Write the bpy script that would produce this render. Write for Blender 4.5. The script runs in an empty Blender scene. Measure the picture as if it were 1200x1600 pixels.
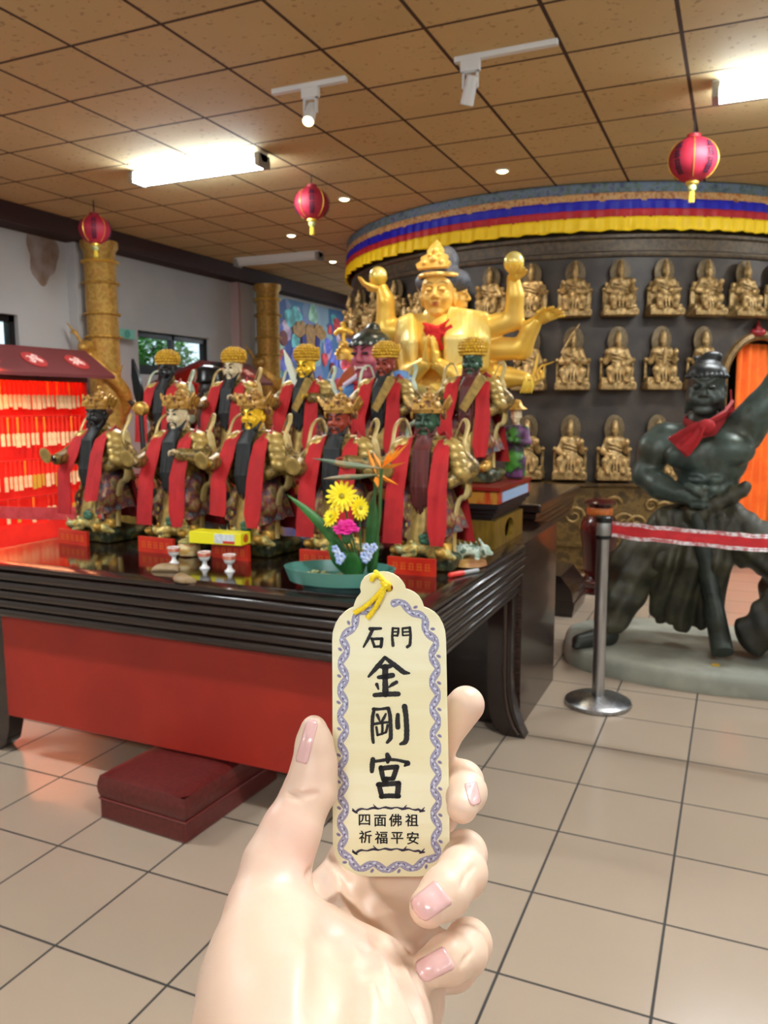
import bpy, bmesh, math, random
import numpy as np
from mathutils import Vector, Matrix, Euler

random.seed(7); np.random.seed(7)
SC = bpy.context.scene
COL = SC.collection
PI = math.pi
def R_(d): return math.radians(d)

# ------------------------------------------------------------------ camera
FPX = 1246.27                       # focal length in pixels of the 1200x1600 frame
CAM_H = 1.539
ZC = 3.452                          # ceiling height
YAW, PIT, ROL = .416, -.1322, -.0036
def _axes():
    cy, sy = math.cos(YAW), math.sin(YAW); cp, sp = math.cos(PIT), math.sin(PIT); cr, sr = math.cos(ROL), math.sin(ROL)
    w = Vector((-sy*cp, cy*cp, sp)); r0 = Vector((cy, sy, 0)); u0 = r0.cross(w)
    return r0*cr + u0*sr, -r0*sr + u0*cr, w
CR, CU, CW = _axes()
C0 = Vector((0, 0, CAM_H))
def ray(x, y): return CW*FPX + CR*(x-600) - CU*(y-800)
def atz(x, y, z): d = ray(x, y); return C0 + d*((z-CAM_H)/d.z)
def atx(x, y, X): d = ray(x, y); return C0 + d*(X/d.x)
def aty(x, y, Y): d = ray(x, y); return C0 + d*(Y/d.y)
def atd(x, y, dep): return C0 + ray(x, y)*(dep/FPX)          # measured point at a distance along the view axis

cam = bpy.data.cameras.new('camera'); camo = bpy.data.objects.new('camera', cam); COL.objects.link(camo)
camo.matrix_world = Matrix(((CR.x, CU.x, -CW.x, 0), (CR.y, CU.y, -CW.y, 0), (CR.z, CU.z, -CW.z, CAM_H), (0, 0, 0, 1)))
cam.sensor_fit = 'VERTICAL'; cam.sensor_height = 36.0; cam.lens = FPX/1600*36.0
cam.clip_start = .02; cam.clip_end = 100
cam.dof.use_dof = True; cam.dof.focus_distance = .345; cam.dof.aperture_fstop = 30.0
SC.camera = camo

# ------------------------------------------------------------------ light and exposure
SC.view_settings.view_transform = 'Standard'; SC.view_settings.look = 'None'
SC.view_settings.gamma = 1.0; SC.view_settings.use_curve_mapping = False
SC.view_settings.exposure = 0.18
SC.cycles.use_denoising = True
SC.cycles.max_bounces = 8
SC.cycles.sample_clamp_indirect = 6.0
world = bpy.data.worlds.new('world'); SC.world = world; world.use_nodes = True
wb = world.node_tree.nodes['Background']; wb.inputs[0].default_value = (.75, .88, 1, 1); wb.inputs[1].default_value = 1.6
TUBE_W = 46.0          # watts of each twin fluorescent fitting
TUBE_E = 90.0          # emission of the bare tubes
SPOT_W = 45.0

def lamp(kind, name, loc, energy, color, size=.1, size_y=None, direction=(0, 0, -1), spot=None):
    l = bpy.data.lights.new(name, kind); l.energy = energy; l.color = color
    if kind == 'AREA':
        l.size = size
        if size_y: l.shape = 'RECTANGLE'; l.size_y = size_y
    else:
        l.shadow_soft_size = size
    if spot: l.spot_size = spot; l.spot_blend = .6
    o = bpy.data.objects.new(name, l); COL.objects.link(o); o.location = loc
    o.rotation_euler = Vector(direction).to_track_quat('-Z', 'Y').to_euler()
    return o

# ------------------------------------------------------------------ materials
_M = {}
def lin(c): return tuple(((v/12.92) if v <= .04045 else ((v+.055)/1.055)**2.4) for v in c)
def mat(name, c, rough=.5, metal=0., c2=None, scale=20., kind='noise', bump=0., emit=None, coat=0., sss=0., trans=0., alpha=1., lo=.4, hi=.6, detail=3., spec=None, stretch=None):
    """c, c2 are sRGB 0..1"""
    if name in _M: return _M[name]
    m = bpy.data.materials.new(name); m.use_nodes = True
    nt = m.node_tree; b = nt.nodes['Principled BSDF']
    b.inputs['Base Color'].default_value = (*lin(c), 1); b.inputs['Roughness'].default_value = rough; b.inputs['Metallic'].default_value = metal
    if spec is not None: b.inputs['Specular IOR Level'].default_value = spec
    if coat: b.inputs['Coat Weight'].default_value = coat; b.inputs['Coat Roughness'].default_value = .08
    if sss: b.inputs['Subsurface Weight'].default_value = sss; b.inputs['Subsurface Radius'].default_value = (.9, .35, .2); b.inputs['Subsurface Scale'].default_value = .006
    if trans: b.inputs['Transmission Weight'].default_value = trans
    if alpha < 1: b.inputs['Alpha'].default_value = alpha
    if emit: b.inputs['Emission Color'].default_value = (*lin(emit[0]), 1); b.inputs['Emission Strength'].default_value = emit[1]
    if c2 or bump:
        tc = nt.nodes.new('ShaderNodeTexCoord'); mp = nt.nodes.new('ShaderNodeMapping'); nt.links.new(tc.outputs['Object'], mp.inputs[0])
        if stretch: mp.inputs['Scale'].default_value = stretch
        if kind == 'voronoi':
            t = nt.nodes.new('ShaderNodeTexVoronoi'); t.inputs['Scale'].default_value = scale; out = t.outputs['Distance']
        elif kind == 'cells':
            t = nt.nodes.new('ShaderNodeTexVoronoi'); t.inputs['Scale'].default_value = scale; out = t.outputs['Color']
        elif kind == 'wave':
            t = nt.nodes.new('ShaderNodeTexWave'); t.inputs['Scale'].default_value = scale; t.inputs['Distortion'].default_value = 3; out = t.outputs['Fac']
        else:
            t = nt.nodes.new('ShaderNodeTexNoise'); t.inputs['Scale'].default_value = scale; t.inputs['Detail'].default_value = detail; out = t.outputs['Fac']
        nt.links.new(mp.outputs[0], t.inputs['Vector'])
        if c2:
            r = nt.nodes.new('ShaderNodeValToRGB'); nt.links.new(out, r.inputs[0])
            cols = [c] + (list(c2) if isinstance(c2[0], (tuple, list)) else [c2])
            el = r.color_ramp.elements
            el[0].position = lo; el[0].color = (*lin(cols[0]), 1); el[1].position = hi; el[1].color = (*lin(cols[-1]), 1)
            for i, cc in enumerate(cols[1:-1]):
                e = el.new(lo+(hi-lo)*(i+1)/(len(cols)-1)); e.color = (*lin(cc), 1)
            nt.links.new(r.outputs[0], b.inputs['Base Color'])
        if bump:
            bp = nt.nodes.new('ShaderNodeBump'); bp.inputs['Strength'].default_value = bump; bp.inputs['Distance'].default_value = .01
            nt.links.new(out, bp.inputs['Height']); nt.links.new(bp.outputs[0], b.inputs['Normal'])
    _M[name] = m; return m

def grid_mat(name, tile, line, x0, y0, sx, sy, w, rough, var=.06, spots=None, stain=None):
    m = bpy.data.materials.new(name); m.use_nodes = True; nt = m.node_tree; N = nt.nodes.new; L = nt.links.new
    b = nt.nodes['Principled BSDF']
    g = N('ShaderNodeNewGeometry'); sp = N('ShaderNodeSeparateXYZ'); L(g.outputs['Position'], sp.inputs[0])
    def mth(op, a, v=None, c=None):
        n = N('ShaderNodeMath'); n.operation = op
        for i, q in enumerate((a, v, c)):
            if q is None: continue
            if isinstance(q, (int, float)): n.inputs[i].default_value = q
            else: L(q, n.inputs[i])
        return n.outputs[0]
    facs = []; ids = []
    for ax, o0, s in (('X', x0, sx), ('Y', y0, sy)):
        t = mth('DIVIDE', mth('SUBTRACT', sp.outputs[ax], o0), s)
        ids.append(mth('FLOOR', t))
        facs.append(mth('GREATER_THAN', mth('ABSOLUTE', mth('SUBTRACT', mth('FRACT', t), .5)), .5-w/s/2))
    fac = mth('MAXIMUM', *facs)
    cb = N('ShaderNodeCombineXYZ'); L(ids[0], cb.inputs[0]); L(ids[1], cb.inputs[1])
    wn = N('ShaderNodeTexWhiteNoise'); L(cb.outputs[0], wn.inputs['Vector'])
    nz = N('ShaderNodeTexNoise'); nz.inputs['Scale'].default_value = 3.; nz.inputs['Detail'].default_value = 6; L(g.outputs['Position'], nz.inputs['Vector'])
    v = mth('ADD', mth('MULTIPLY', mth('SUBTRACT', wn.outputs['Value'], .5), var*2), mth('MULTIPLY', mth('SUBTRACT', nz.outputs['Fac'], .5), var*3))
    hs = N('ShaderNodeHueSaturation'); hs.inputs['Color'].default_value = (*lin(tile), 1); L(mth('ADD', v, 1.0), hs.inputs['Value'])
    col = hs.outputs[0]
    if spots:
        n2 = N('ShaderNodeTexNoise'); n2.inputs['Scale'].default_value = spots[1]; n2.inputs['Detail'].default_value = 2; L(g.outputs['Position'], n2.inputs['Vector'])
        mx = N('ShaderNodeMix'); mx.data_type = 'RGBA'; L(mth('MULTIPLY', mth('GREATER_THAN', n2.outputs['Fac'], spots[2]), .45), mx.inputs[0]); L(col, mx.inputs[6]); mx.inputs[7].default_value = (*lin(spots[0]), 1)
        col = mx.outputs[2]
    mx = N('ShaderNodeMix'); mx.data_type = 'RGBA'; L(fac, mx.inputs[0]); L(col, mx.inputs[6]); mx.inputs[7].default_value = (*lin(line), 1)
    L(mx.outputs[2], b.inputs['Base Color'])
    L(mth('ADD', mth('MULTIPLY', fac, .5), rough), b.inputs['Roughness'])
    bp = N('ShaderNodeBump'); bp.inputs['Strength'].default_value = .4; bp.inputs['Distance'].default_value = .004; L(mth('SUBTRACT', 1.0, fac), bp.inputs['Height']); L(bp.outputs[0], b.inputs['Normal'])
    return m

# ------------------------------------------------------------------ mesh helpers
def basis(d, up=(0, 0, 1)):
    d = Vector(d).normalized(); up = Vector(up)
    s = d.cross(up)
    if s.length < 1e-4: s = d.cross(Vector((1, 0, 0)))
    s.normalize(); return s, s.cross(d).normalized(), d
def frame(loc, x, y, z):
    return Matrix(((x[0], y[0], z[0], loc[0]), (x[1], y[1], z[1], loc[1]), (x[2], y[2], z[2], loc[2]), (0, 0, 0, 1)))

class MB:
    def __init__(s): s.v = []; s.f = []
    def add(s, vs, fs, M=None):
        o = len(s.v)
        for v in vs:
            v = Vector(v)
            s.v.append(M @ v if M is not None else v)
        s.f += [tuple(i+o for i in f) for f in fs]; return s
    def box(s, c, size, M=None, rz=0):
        x, y, z = (q/2 for q in size)
        vs = [(a*x, b*y, d*z) for a in (-1, 1) for b in (-1, 1) for d in (-1, 1)]
        fs = [(0, 1, 3, 2), (4, 6, 7, 5), (0, 4, 5, 1), (2, 3, 7, 6), (0, 2, 6, 4), (1, 5, 7, 3)]
        T = Matrix.Translation(c) @ Matrix.Rotation(rz, 4, 'Z')
        return s.add(vs, fs, M @ T if M is not None else T)
    def bb(s, x0, x1, y0, y1, z0, z1): return s.box(((x0+x1)/2, (y0+y1)/2, (z0+z1)/2), (x1-x0, y1-y0, z1-z0))
    def rings(s, rings, closed=True, cap=True):
        """rings: list of equally long point lists"""
        n = len(rings[0]); vs = [p for r in rings for p in r]; fs = []
        for i in range(len(rings)-1):
            for j in range(n if closed else n-1):
                k = (j+1) % n
                fs.append((i*n+j, i*n+k, (i+1)*n+k, (i+1)*n+j))
        if cap and closed:
            fs.append(tuple(range(n))[::-1]); fs.append(tuple((len(rings)-1)*n+j for j in range(n)))
        return s.add(vs, fs)
    def tube(s, pts, rad, n=10, up=(0, 0, 1), flat=1.0):
        pts = [Vector(p) for p in pts]
        if not hasattr(rad, '__len__'): rad = [rad]*len(pts)
        rs = []; ps = None
        for i, p in enumerate(pts):
            d = pts[min(i+1, len(pts)-1)] - pts[max(i-1, 0)]
            if ps is None: a, b, _ = basis(d, up)
            else:
                dn = d.normalized(); a = ps - dn*ps.dot(dn)
                if a.length < 1e-6: a = basis(d, up)[0]
                a.normalize(); b = a.cross(dn).normalized()
            ps = a
            rs.append([p + a*(rad[i]*math.cos(t)) + b*(rad[i]*flat*math.sin(t)) for t in (2*PI*j/n for j in range(n))])
        return s.rings(rs)
    def cyl(s, a, b, r, r2=None, n=20): return s.tube([a, b], [r, r if r2 is None else r2], n)
    def lathe(s, prof, c=(0, 0, 0), n=32, M=None, a0=0, a1=None):
        full = a1 is None; a1 = 2*PI if full else a1
        m = n if full else n+1; vs = []; fs = []
        for r, z in prof:
            for j in range(m):
                t = a0+(a1-a0)*j/n
                vs.append((c[0]+r*math.cos(t), c[1]+r*math.sin(t), c[2]+z))
        for i in range(len(prof)-1):
            for j in range(n):
                k = (j+1) % m if full else j+1
                fs.append((i*m+j, i*m+k, (i+1)*m+k, (i+1)*m+j))
        if full:
            fs.append(tuple(range(m))[::-1]); fs.append(tuple((len(prof)-1)*m+j for j in range(m)))
        return s.add(vs, fs, M)
    def ell(s, c, r, M=None, n=16, m=10):
        if not hasattr(r, '__len__'): r = (r, r, r)
        prof = []
        vs = [(0, 0, -r[2])]; fs = []
        for i in range(1, m):
            ph = -PI/2+PI*i/m
            for j in range(n):
                t = 2*PI*j/n; vs.append((r[0]*math.cos(ph)*math.cos(t), r[1]*math.cos(ph)*math.sin(t), r[2]*math.sin(ph)))
        vs.append((0, 0, r[2])); L = len(vs)-1
        for j in range(n):
            k = (j+1) % n
            fs.append((0, 1+k, 1+j)); fs.append((L, 1+(m-2)*n+j, 1+(m-2)*n+k))
            for i in range(m-2): fs.append((1+i*n+j, 1+i*n+k, 1+(i+1)*n+k, 1+(i+1)*n+j))
        T = Matrix.Translation(c)
        return s.add(vs, fs, T @ M if M is not None else T)
    def prism(s, poly, h, M=None):
        """poly in xy, extruded 0..h in z"""
        n = len(poly); vs = [(p[0], p[1], 0) for p in poly]+[(p[0], p[1], h) for p in poly]
        fs = [tuple(range(n))[::-1], tuple(range(n, 2*n))]+[(j, (j+1) % n, n+(j+1) % n, n+j) for j in range(n)]
        return s.add(vs, fs, M)
    def ribbon(s, pts, side, w, t=.004, wav=0., nw=4):
        """flat strip with thickness along pts; side = width direction"""
        pts = [Vector(p) for p in pts]; rs = []
        for i, p in enumerate(pts):
            d = (pts[min(i+1, len(pts)-1)] - pts[max(i-1, 0)]).normalized()
            sd = Vector(side[i] if isinstance(side, list) else side); sd = (sd - d*sd.dot(d)).normalized(); nrm = sd.cross(d)
            wi = w[i] if hasattr(w, '__len__') else w
            top = []; bot = []
            for j in range(nw+1):
                u = j/nw-.5; off = wav*math.sin(u*9+i*.7)
                top.append(p+sd*u*wi+nrm*(off+t/2)); bot.append(p+sd*u*wi+nrm*(off-t/2))
            rs.append(top+bot[::-1])
        return s.rings(rs)
    def sheet(s, grid, t=None):
        n = len(grid[0]); vs = [p for r in grid for p in r]
        fs = [(i*n+j, i*n+j+1, (i+1)*n+j+1, (i+1)*n+j) for i in range(len(grid)-1) for j in range(n-1)]
        return s.add(vs, fs)
    def mesh(s, name):
        me = bpy.data.meshes.new(name); me.from_pydata([tuple(v) for v in s.v], [], s.f); me.validate(); me.update()
        bm = bmesh.new(); bm.from_mesh(me); bmesh.ops.recalc_face_normals(bm, faces=bm.faces); bm.to_mesh(me); bm.free()
        return me

def smooth_mesh(me, ang=40):
    me.polygons.foreach_set('use_smooth', [True]*len(me.polygons))
    if ang < 180:
        bm = bmesh.new(); bm.from_mesh(me); a = R_(ang)
        for e in bm.edges:
            if len(e.link_faces) == 2 and e.calc_face_angle(0) > a: e.smooth = False
        bm.to_mesh(me); bm.free()

def link(name, me, m, parent=None, world_parent=False, bevel=0, subsurf=0, solid=0):
    o = bpy.data.objects.new(name, me); COL.objects.link(o)
    if m is not None:
        if not me.materials: me.materials.append(m)
        else:
            o.material_slots[0].link = 'OBJECT'; o.material_slots[0].material = m
    if parent is not None:
        o.parent = parent
        if world_parent:
            p = parent; M = Matrix.Identity(4)
            while p is not None: M = p.matrix_parent_inverse.copy() @ p.matrix_basis @ M if p.parent else p.matrix_basis @ M; p = p.parent
            o.matrix_parent_inverse = M.inverted()
    if solid: md = o.modifiers.new('solid', 'SOLIDIFY'); md.thickness = solid; md.offset = 0
    if bevel: md = o.modifiers.new('bevel', 'BEVEL'); md.width = bevel; md.segments = 2; md.limit_method = 'ANGLE'; md.angle_limit = R_(40)
    if subsurf: md = o.modifiers.new('subsurf', 'SUBSURF'); md.levels = subsurf; md.render_levels = subsurf
    return o
def obj(name, mb, m, parent=None, smooth=True, ang=40, wp=True, **kw):
    me = mb.mesh(name) if isinstance(mb, MB) else mb
    if smooth: smooth_mesh(me, ang)
    return link(name, me, m, parent, wp, **kw)
def tag(o, label=None, cat=None, group=None, kind=None):
    if label: o['label'] = label
    if cat: o['category'] = cat
    if group: o['group'] = group
    if kind: o['kind'] = kind
    return o
def thing(name, label, cat, loc=(0, 0, 0), rz=0, group=None):
    o = bpy.data.objects.new(name, None); COL.objects.link(o); o.empty_display_size = .05
    o.location = loc; o.rotation_euler = (0, 0, rz)
    return tag(o, label, cat, group)
def struct(name, mb, m, label=None, **kw):
    o = obj(name, mb, m, None, **kw); o['kind'] = 'structure'; o['label'] = label or name.replace('_', ' '); return o
def copy_tree(o, parent=None):
    c = o.copy(); COL.objects.link(c)
    if parent is not None: c.parent = parent
    for ch in list(o.children): copy_tree(ch, c)
    return c

# ------------------------------------------------------------------ blended solids (smooth union on a grid, then surface nets)
def catmull(pts, n=6):
    P = [Vector(p) for p in pts]; out = []
    for i in range(len(P)-1):
        a = P[max(i-1, 0)]; b = P[i]; c = P[i+1]; d = P[min(i+2, len(P)-1)]
        for k in range(n):
            t = k/n; out.append(((b*2)+(c-a)*t+(a*2-b*5+c*4-d)*t*t+(b*3-a-c*3+d)*t*t*t)/2)
    return out+[P[-1]]
def lerp_list(r, n=6):
    out = []
    for i in range(len(r)-1): out += [r[i]+(r[i+1]-r[i])*k/n for k in range(n)]
    return out+[r[-1]]

class SDF:
    def __init__(s, k=.01): s.p = []; s.k = k; s.disp = None
    def cone(s, a, b, ra, rb=None, k=None, op='u'):
        s.p.append(('c', np.array(a, float), np.array(b, float), float(ra), float(ra if rb is None else rb), s.k if k is None else k, op)); return s
    def chain(s, pts, rad, k=None, op='u'):
        for i in range(len(pts)-1): s.cone(pts[i], pts[i+1], rad[i], rad[i+1], k, op)
        return s
    def ell(s, c, r, rot=None, k=None, op='u'):
        if not hasattr(r, '__len__'): r = (r, r, r)
        s.p.append(('e', np.array(c, float), np.array(r, float), None if rot is None else np.array(rot, float), None, s.k if k is None else k, op)); return s
    def box(s, c, h, rad=.005, rot=None, k=None, op='u'):
        s.p.append(('b', np.array(c, float), np.array(h, float), None if rot is None else np.array(rot, float), rad, s.k if k is None else k, op)); return s
    @staticmethod
    def dist(q, P):
        t, a, b, c, d = q[:5]
        if t == 'c':
            ab = b-a; L = max(float(ab@ab), 1e-12); u = np.clip(((P-a)@ab)/L, 0, 1)
            return np.linalg.norm(P-a-u[:, None]*ab, axis=1)-(c+(d-c)*u)
        X = P-a
        if c is not None: X = X@c
        if t == 'e':
            k0 = np.linalg.norm(X/b, axis=1); k1 = np.linalg.norm(X/(b*b), axis=1)+1e-9
            return k0*(k0-1)/k1
        Q = np.abs(X)-b+d
        return np.linalg.norm(np.maximum(Q, 0), axis=1)+np.minimum(Q.max(1), 0)-d
    @staticmethod
    def bounds(q):
        if q[0] == 'c':
            r = max(q[3], q[4]); return np.minimum(q[1], q[2])-r, np.maximum(q[1], q[2])+r
        r = np.full(3, np.linalg.norm(q[2])) if q[3] is not None else q[2]
        return q[1]-r, q[1]+r
    @staticmethod
    def comb(d1, d2, k, op):
        k = max(k, 1e-6)
        if op == 'u':
            h = np.clip(.5+.5*(d1-d2)/k, 0, 1); return d1*(1-h)+d2*h-k*h*(1-h)
        d2 = -d2; h = np.clip(.5-.5*(d1-d2)/k, 0, 1); return d1*(1-h)+d2*h+k*h*(1-h)
    def eval(s, P):
        P = np.asarray(P, float); D = np.full(len(P), 1e3)
        for q in s.p: D = s.comb(D, s.dist(q, P), q[5], q[6])
        return D
    def mesh(s, name, h):
        bs = [s.bounds(q) for q in s.p if q[6] == 'u']
        lo = np.min([b[0] for b in bs], 0)-3*h; hi = np.max([b[1] for b in bs], 0)+3*h
        n = np.ceil((hi-lo)/h).astype(int)+1
        D = np.full(n, 1e3, np.float64)
        ax = [lo[i]+h*np.arange(n[i]) for i in range(3)]
        for q in s.p:
            a, b = s.bounds(q); m = q[5]+3*h
            i0 = np.clip(np.floor((a-m-lo)/h).astype(int), 0, n-1); i1 = np.clip(np.ceil((b+m-lo)/h).astype(int)+1, 1, n)
            if (i1 <= i0).any(): continue
            G = np.stack(np.meshgrid(*[ax[i][i0[i]:i1[i]] for i in range(3)], indexing='ij'), -1).reshape(-1, 3)
            sl = tuple(slice(i0[i], i1[i]) for i in range(3)); sub = D[sl]
            D[sl] = s.comb(sub.ravel(), s.dist(q, G), q[5], q[6]).reshape(sub.shape)
        if s.disp is not None:
            near = np.abs(D) < 4*h; I = np.argwhere(near); D[near] += s.disp(lo+h*I)
        return surfnet(name, D, lo, h)

def surfnet(name, D, lo, h):
    nx, ny, nz = D.shape; cs = (nx-1, ny-1, nz-1)
    acc = np.zeros(cs+(3,), np.float32); cnt = np.zeros(cs, np.int16)
    cor = [(a, b, c) for a in (0, 1) for b in (0, 1) for c in (0, 1)]
    S = lambda c: D[c[0]:nx-1+c[0], c[1]:ny-1+c[1], c[2]:nz-1+c[2]]
    for a in cor:
        for axn in range(3):
            if a[axn]: continue
            b = list(a); b[axn] = 1
            va = S(a); vb = S(b); m = (va < 0) != (vb < 0)
            t = va[m]/(va[m]-vb[m])
            p = np.tile(np.array(a, np.float32), (len(t), 1)); p[:, axn] += t
            acc[m] += p; cnt[m] += 1
    act = cnt > 0; idx = np.full(cs, -1, np.int64); idx[act] = np.arange(act.sum())
    V = lo+h*(np.argwhere(act)+acc[act]/cnt[act][:, None])
    F = []
    ins = D < 0
    for axn in range(3):
        o = [(axn+1) % 3, (axn+2) % 3]
        A = np.moveaxis(ins, [axn, o[0], o[1]], [0, 1, 2]); I = np.moveaxis(idx, [axn, o[0], o[1]], [0, 1, 2])
        e = A[:-1, 1:-1, 1:-1] != A[1:, 1:-1, 1:-1]; w = np.argwhere(e); flip = A[:-1, 1:-1, 1:-1][e]
        i, j, k = w[:, 0], w[:, 1]+1, w[:, 2]+1
        q = np.stack([I[i, j-1, k-1], I[i, j, k-1], I[i, j, k], I[i, j-1, k]], 1)
        q[~flip] = q[~flip][:, ::-1]; F.append(q)
    F = np.concatenate(F); F = F[(F >= 0).all(1)]
    me = bpy.data.meshes.new(name)
    me.vertices.add(len(V)); me.vertices.foreach_set('co', V.astype(np.float32).ravel())
    me.loops.add(len(F)*4); me.loops.foreach_set('vertex_index', F.astype(np.int32).ravel())
    me.polygons.add(len(F)); me.polygons.foreach_set('loop_start', np.arange(len(F), dtype=np.int32)*4)
    me.polygons.foreach_set('use_smooth', np.ones(len(F), bool))
    me.update(); me.validate(); return me
def sobj(name, sdf, h, m, parent=None, wp=True): return link(name, sdf.mesh(name, h) if isinstance(sdf, SDF) else sdf, m, parent, wp)

def head_sdf(S, c, s, rot=None, fierce=0., ears=1., neck=True, k=None, jaw=1.0):
    """a face looking towards -y, height s from chin to crown, added to the blend S"""
    c = np.array(c, float); M = np.eye(3) if rot is None else np.array(rot, float)
    k = .05*s if k is None else k
    P = lambda x, y, z: c+M@np.array((x*s, y*s, z*s))
    E = lambda p, r, kk=k, op='u': S.ell(P(*p), [q*s for q in r], M, kk, op)
    Cn = lambda a, b, ra, rb, kk=k, op='u': S.cone(P(*a), P(*b), ra*s, rb*s, kk, op)
    if neck: Cn((0, .06, -.3), (0, .1, -.72), .2, .23)
    E((0, .05, .17), (.345, .41, .34)); E((0, -.05, -.13), (.30*jaw, .31, .36)); E((0, -.22, -.40), (.15*jaw, .12, .10))
    for sx in (-1, 1):
        E((sx*.17, -.25, -.12), (.11, .09, .11)); E((sx*.135, -.395, .045), (.085, .06, .05), .02*s, 's')
        E((sx*.135, -.31, .04), (.075, .06, .045), .01*s)
        Cn((sx*.05, -.345, .115), (sx*.23, -.275, .15+fierce*.06), .032+fierce*.02, .02, .03*s)
        E((sx*.055, -.385, -.115), (.04, .045, .035), .02*s)
        if ears: E((sx*.335, .03, -.03-.06*(ears-1)), (.045, .1, .16*ears), .02*s); E((sx*.365, .0, .0), (.03, .05, .07), .015*s, 's')
    Cn((0, -.345, .09), (0, -.43, -.09), .035, .055, .03*s)
    Cn((-.08, -.345, -.215), (.08, -.345, -.215), .025, .025, .02*s); Cn((-.065, -.34, -.265), (.065, -.34, -.265), .028, .028, .02*s)
    E((0, -.39, -.24), (.1, .03, .009+fierce*.02), .008*s, 's')
    return P

def hand_sdf(S, wrist, d, palm_n, s, curl=.3, spread=1., k=None, side=1):
    """a small hand of length s: wrist point, direction of the fingers d, palm normal palm_n"""
    d = Vector(d).normalized(); n = Vector(palm_n); n = (n-d*n.dot(d)).normalized(); x = d.cross(n)*side; w = Vector(wrist)
    k = .03*s if k is None else k
    S.cone(w, w+d*.42*s, .13*s, .17*s, k); S.cone(w+d*.2*s+x*.08*s, w+d*.45*s+x*.13*s, .12*s, .1*s, k); S.cone(w+d*.2*s-x*.08*s, w+d*.45*s-x*.14*s, .12*s, .1*s, k)
    for i in range(4):
        o = (i-1.5)*.125*spread; L = (.46, .52, .48, .36)[i]*s
        a = w+d*.46*s+x*o*s; b = a+(d*math.cos(curl*.6)+n*math.sin(curl*.6)+x*(i-1.5)*.08*spread).normalized()*L*.5
        c = b+(d*math.cos(curl*1.8)+n*math.sin(curl*1.8)+x*(i-1.5)*.08*spread).normalized()*L*.5
        S.cone(a, b, .068*s, .06*s, k*.4); S.cone(b, c, .06*s, .045*s, k*.4)
    a = w+d*.12*s+x*.15*s; b = a+(d*.7+x*.65+n*.3).normalized()*.28*s; c = b+(d*.9+x*.1+n*.3*curl).normalized()*.26*s
    S.cone(a, b, .09*s, .075*s, k*.6); S.cone(b, c, .07*s, .05*s, k*.5)
ORD = ['first', 'second', 'third', 'fourth', 'fifth', 'sixth', 'seventh', 'eighth', 'ninth', 'tenth', 'eleventh', 'twelfth', 'thirteenth', 'fourteenth', 'fifteenth', 'sixteenth', 'seventeenth', 'eighteenth', 'nineteenth', 'twentieth', 'twenty-first', 'twenty-second', 'twenty-third', 'twenty-fourth', 'twenty-fifth', 'twenty-sixth']

# ------------------------------------------------------------------ shared materials (sRGB)
GOLD = mat('gold', (.92, .72, .26), .32, .55, c2=((.98, .80, .36)), scale=9)
GOLDB = mat('gold_bright', (.95, .80, .30), .35, .3)
OLDGOLD = mat('old_gold', (.66, .50, .22), .4, .55, c2=((.84, .66, .30)), scale=30, bump=.25)
BRONZE = mat('bronze_relief', (.50, .40, .24), .42, .45, c2=(.72, .59, .38), scale=22, bump=.3)
BLACK = mat('black', (.05, .05, .05), .45)
DKWOOD = mat('dark_wood', (.10, .07, .06), .22, 0, c2=(.16, .105, .085), scale=14, stretch=(1, 1, 8), coat=.4)
REDCLOTH = mat('red_cloth', (.70, .08, .10), .8, c2=(.62, .055, .08), scale=10)
WHITE = mat('white_paint', (.86, .86, .85), .5)

# ================================================================== THE ROOM
XL, XR, YB, YF = -6.63, 6.4, 15.0, -4.0
floor_m = grid_mat('floor_tiles', (.655, .585, .51), (.19, .175, .16), -.5263, 1.95, .4, .4, .008, .20, .035)
struct('floor', MB().bb(XL-.2, XR+.2, YF-.2, YB+.2, -.1, 0), floor_m, 'beige square tiled floor with dark joints', smooth=False)
ceil_m = grid_mat('ceiling_tiles', (.77, .665, .47), (.27, .18, .11), -3.363, 3.494, .5988, .589, .022, .8, .05, spots=((.42, .30, .17), 26., .66))
struct('ceiling', MB().bb(XL-.2, XR+.2, YF-.2, YB+.2, ZC, ZC+.1), ceil_m, 'tan square tiled ceiling with brown seams', smooth=False)
wall_m = mat('wall_plaster', (.72, .705, .685), .7, c2=(.69, .675, .66), scale=1.2)
W1 = (4.55, 5.98, 1.93, 2.45); W2 = (7.73, 9.16, 1.93, 2.45)
wl = MB()
ys = [YF-.1, W1[0], W1[1], W2[0], W2[1], YB+.1]
for i in range(5):
    if i % 2 == 0: wl.bb(XL-.16, XL, ys[i], ys[i+1], 0, ZC)
    else: wl.bb(XL-.16, XL, ys[i], ys[i+1], 0, 1.93); wl.bb(XL-.16, XL, ys[i], ys[i+1], 2.45, ZC)
struct('wall_left', wl, wall_m, 'pale grey plaster wall with two low windows', smooth=False)
struct('wall_back', MB().bb(XL, XR, YB, YB+.15, 0, ZC), wall_m, smooth=False)
struct('wall_right', MB().bb(XR, XR+.15, YF, YB, 0, ZC), wall_m, smooth=False)
struct('wall_front', MB().bb(XL, XR, YF-.15, YF, 0, ZC), wall_m, smooth=False)
trim_m = mat('brown_trim', (.21, .115, .10), .75)
struct('trim_1', MB().bb(XL, XL+.26, YF, YB, 3.27, ZC), trim_m, 'dark brown cornice along the left wall', smooth=False)
struct('trim_2', MB().bb(XL, XL+.12, 6.66, 7.25, 0, 3.27), wall_m, 'shallow pilaster behind the nearer golden column', smooth=False)
struct('trim_3', MB().bb(XL, XL+.12, 9.75, 10.42, 0, 3.27), wall_m, 'shallow pilaster behind the farther golden column', smooth=False)
struct('trim_4', MB().bb(XL, XL+.125, 9.69, 9.75, 0, 3.27), mat('pink_edge', (.70, .58, .56), .7), 'pinkish corner strip of pilaster', smooth=False)
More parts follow.
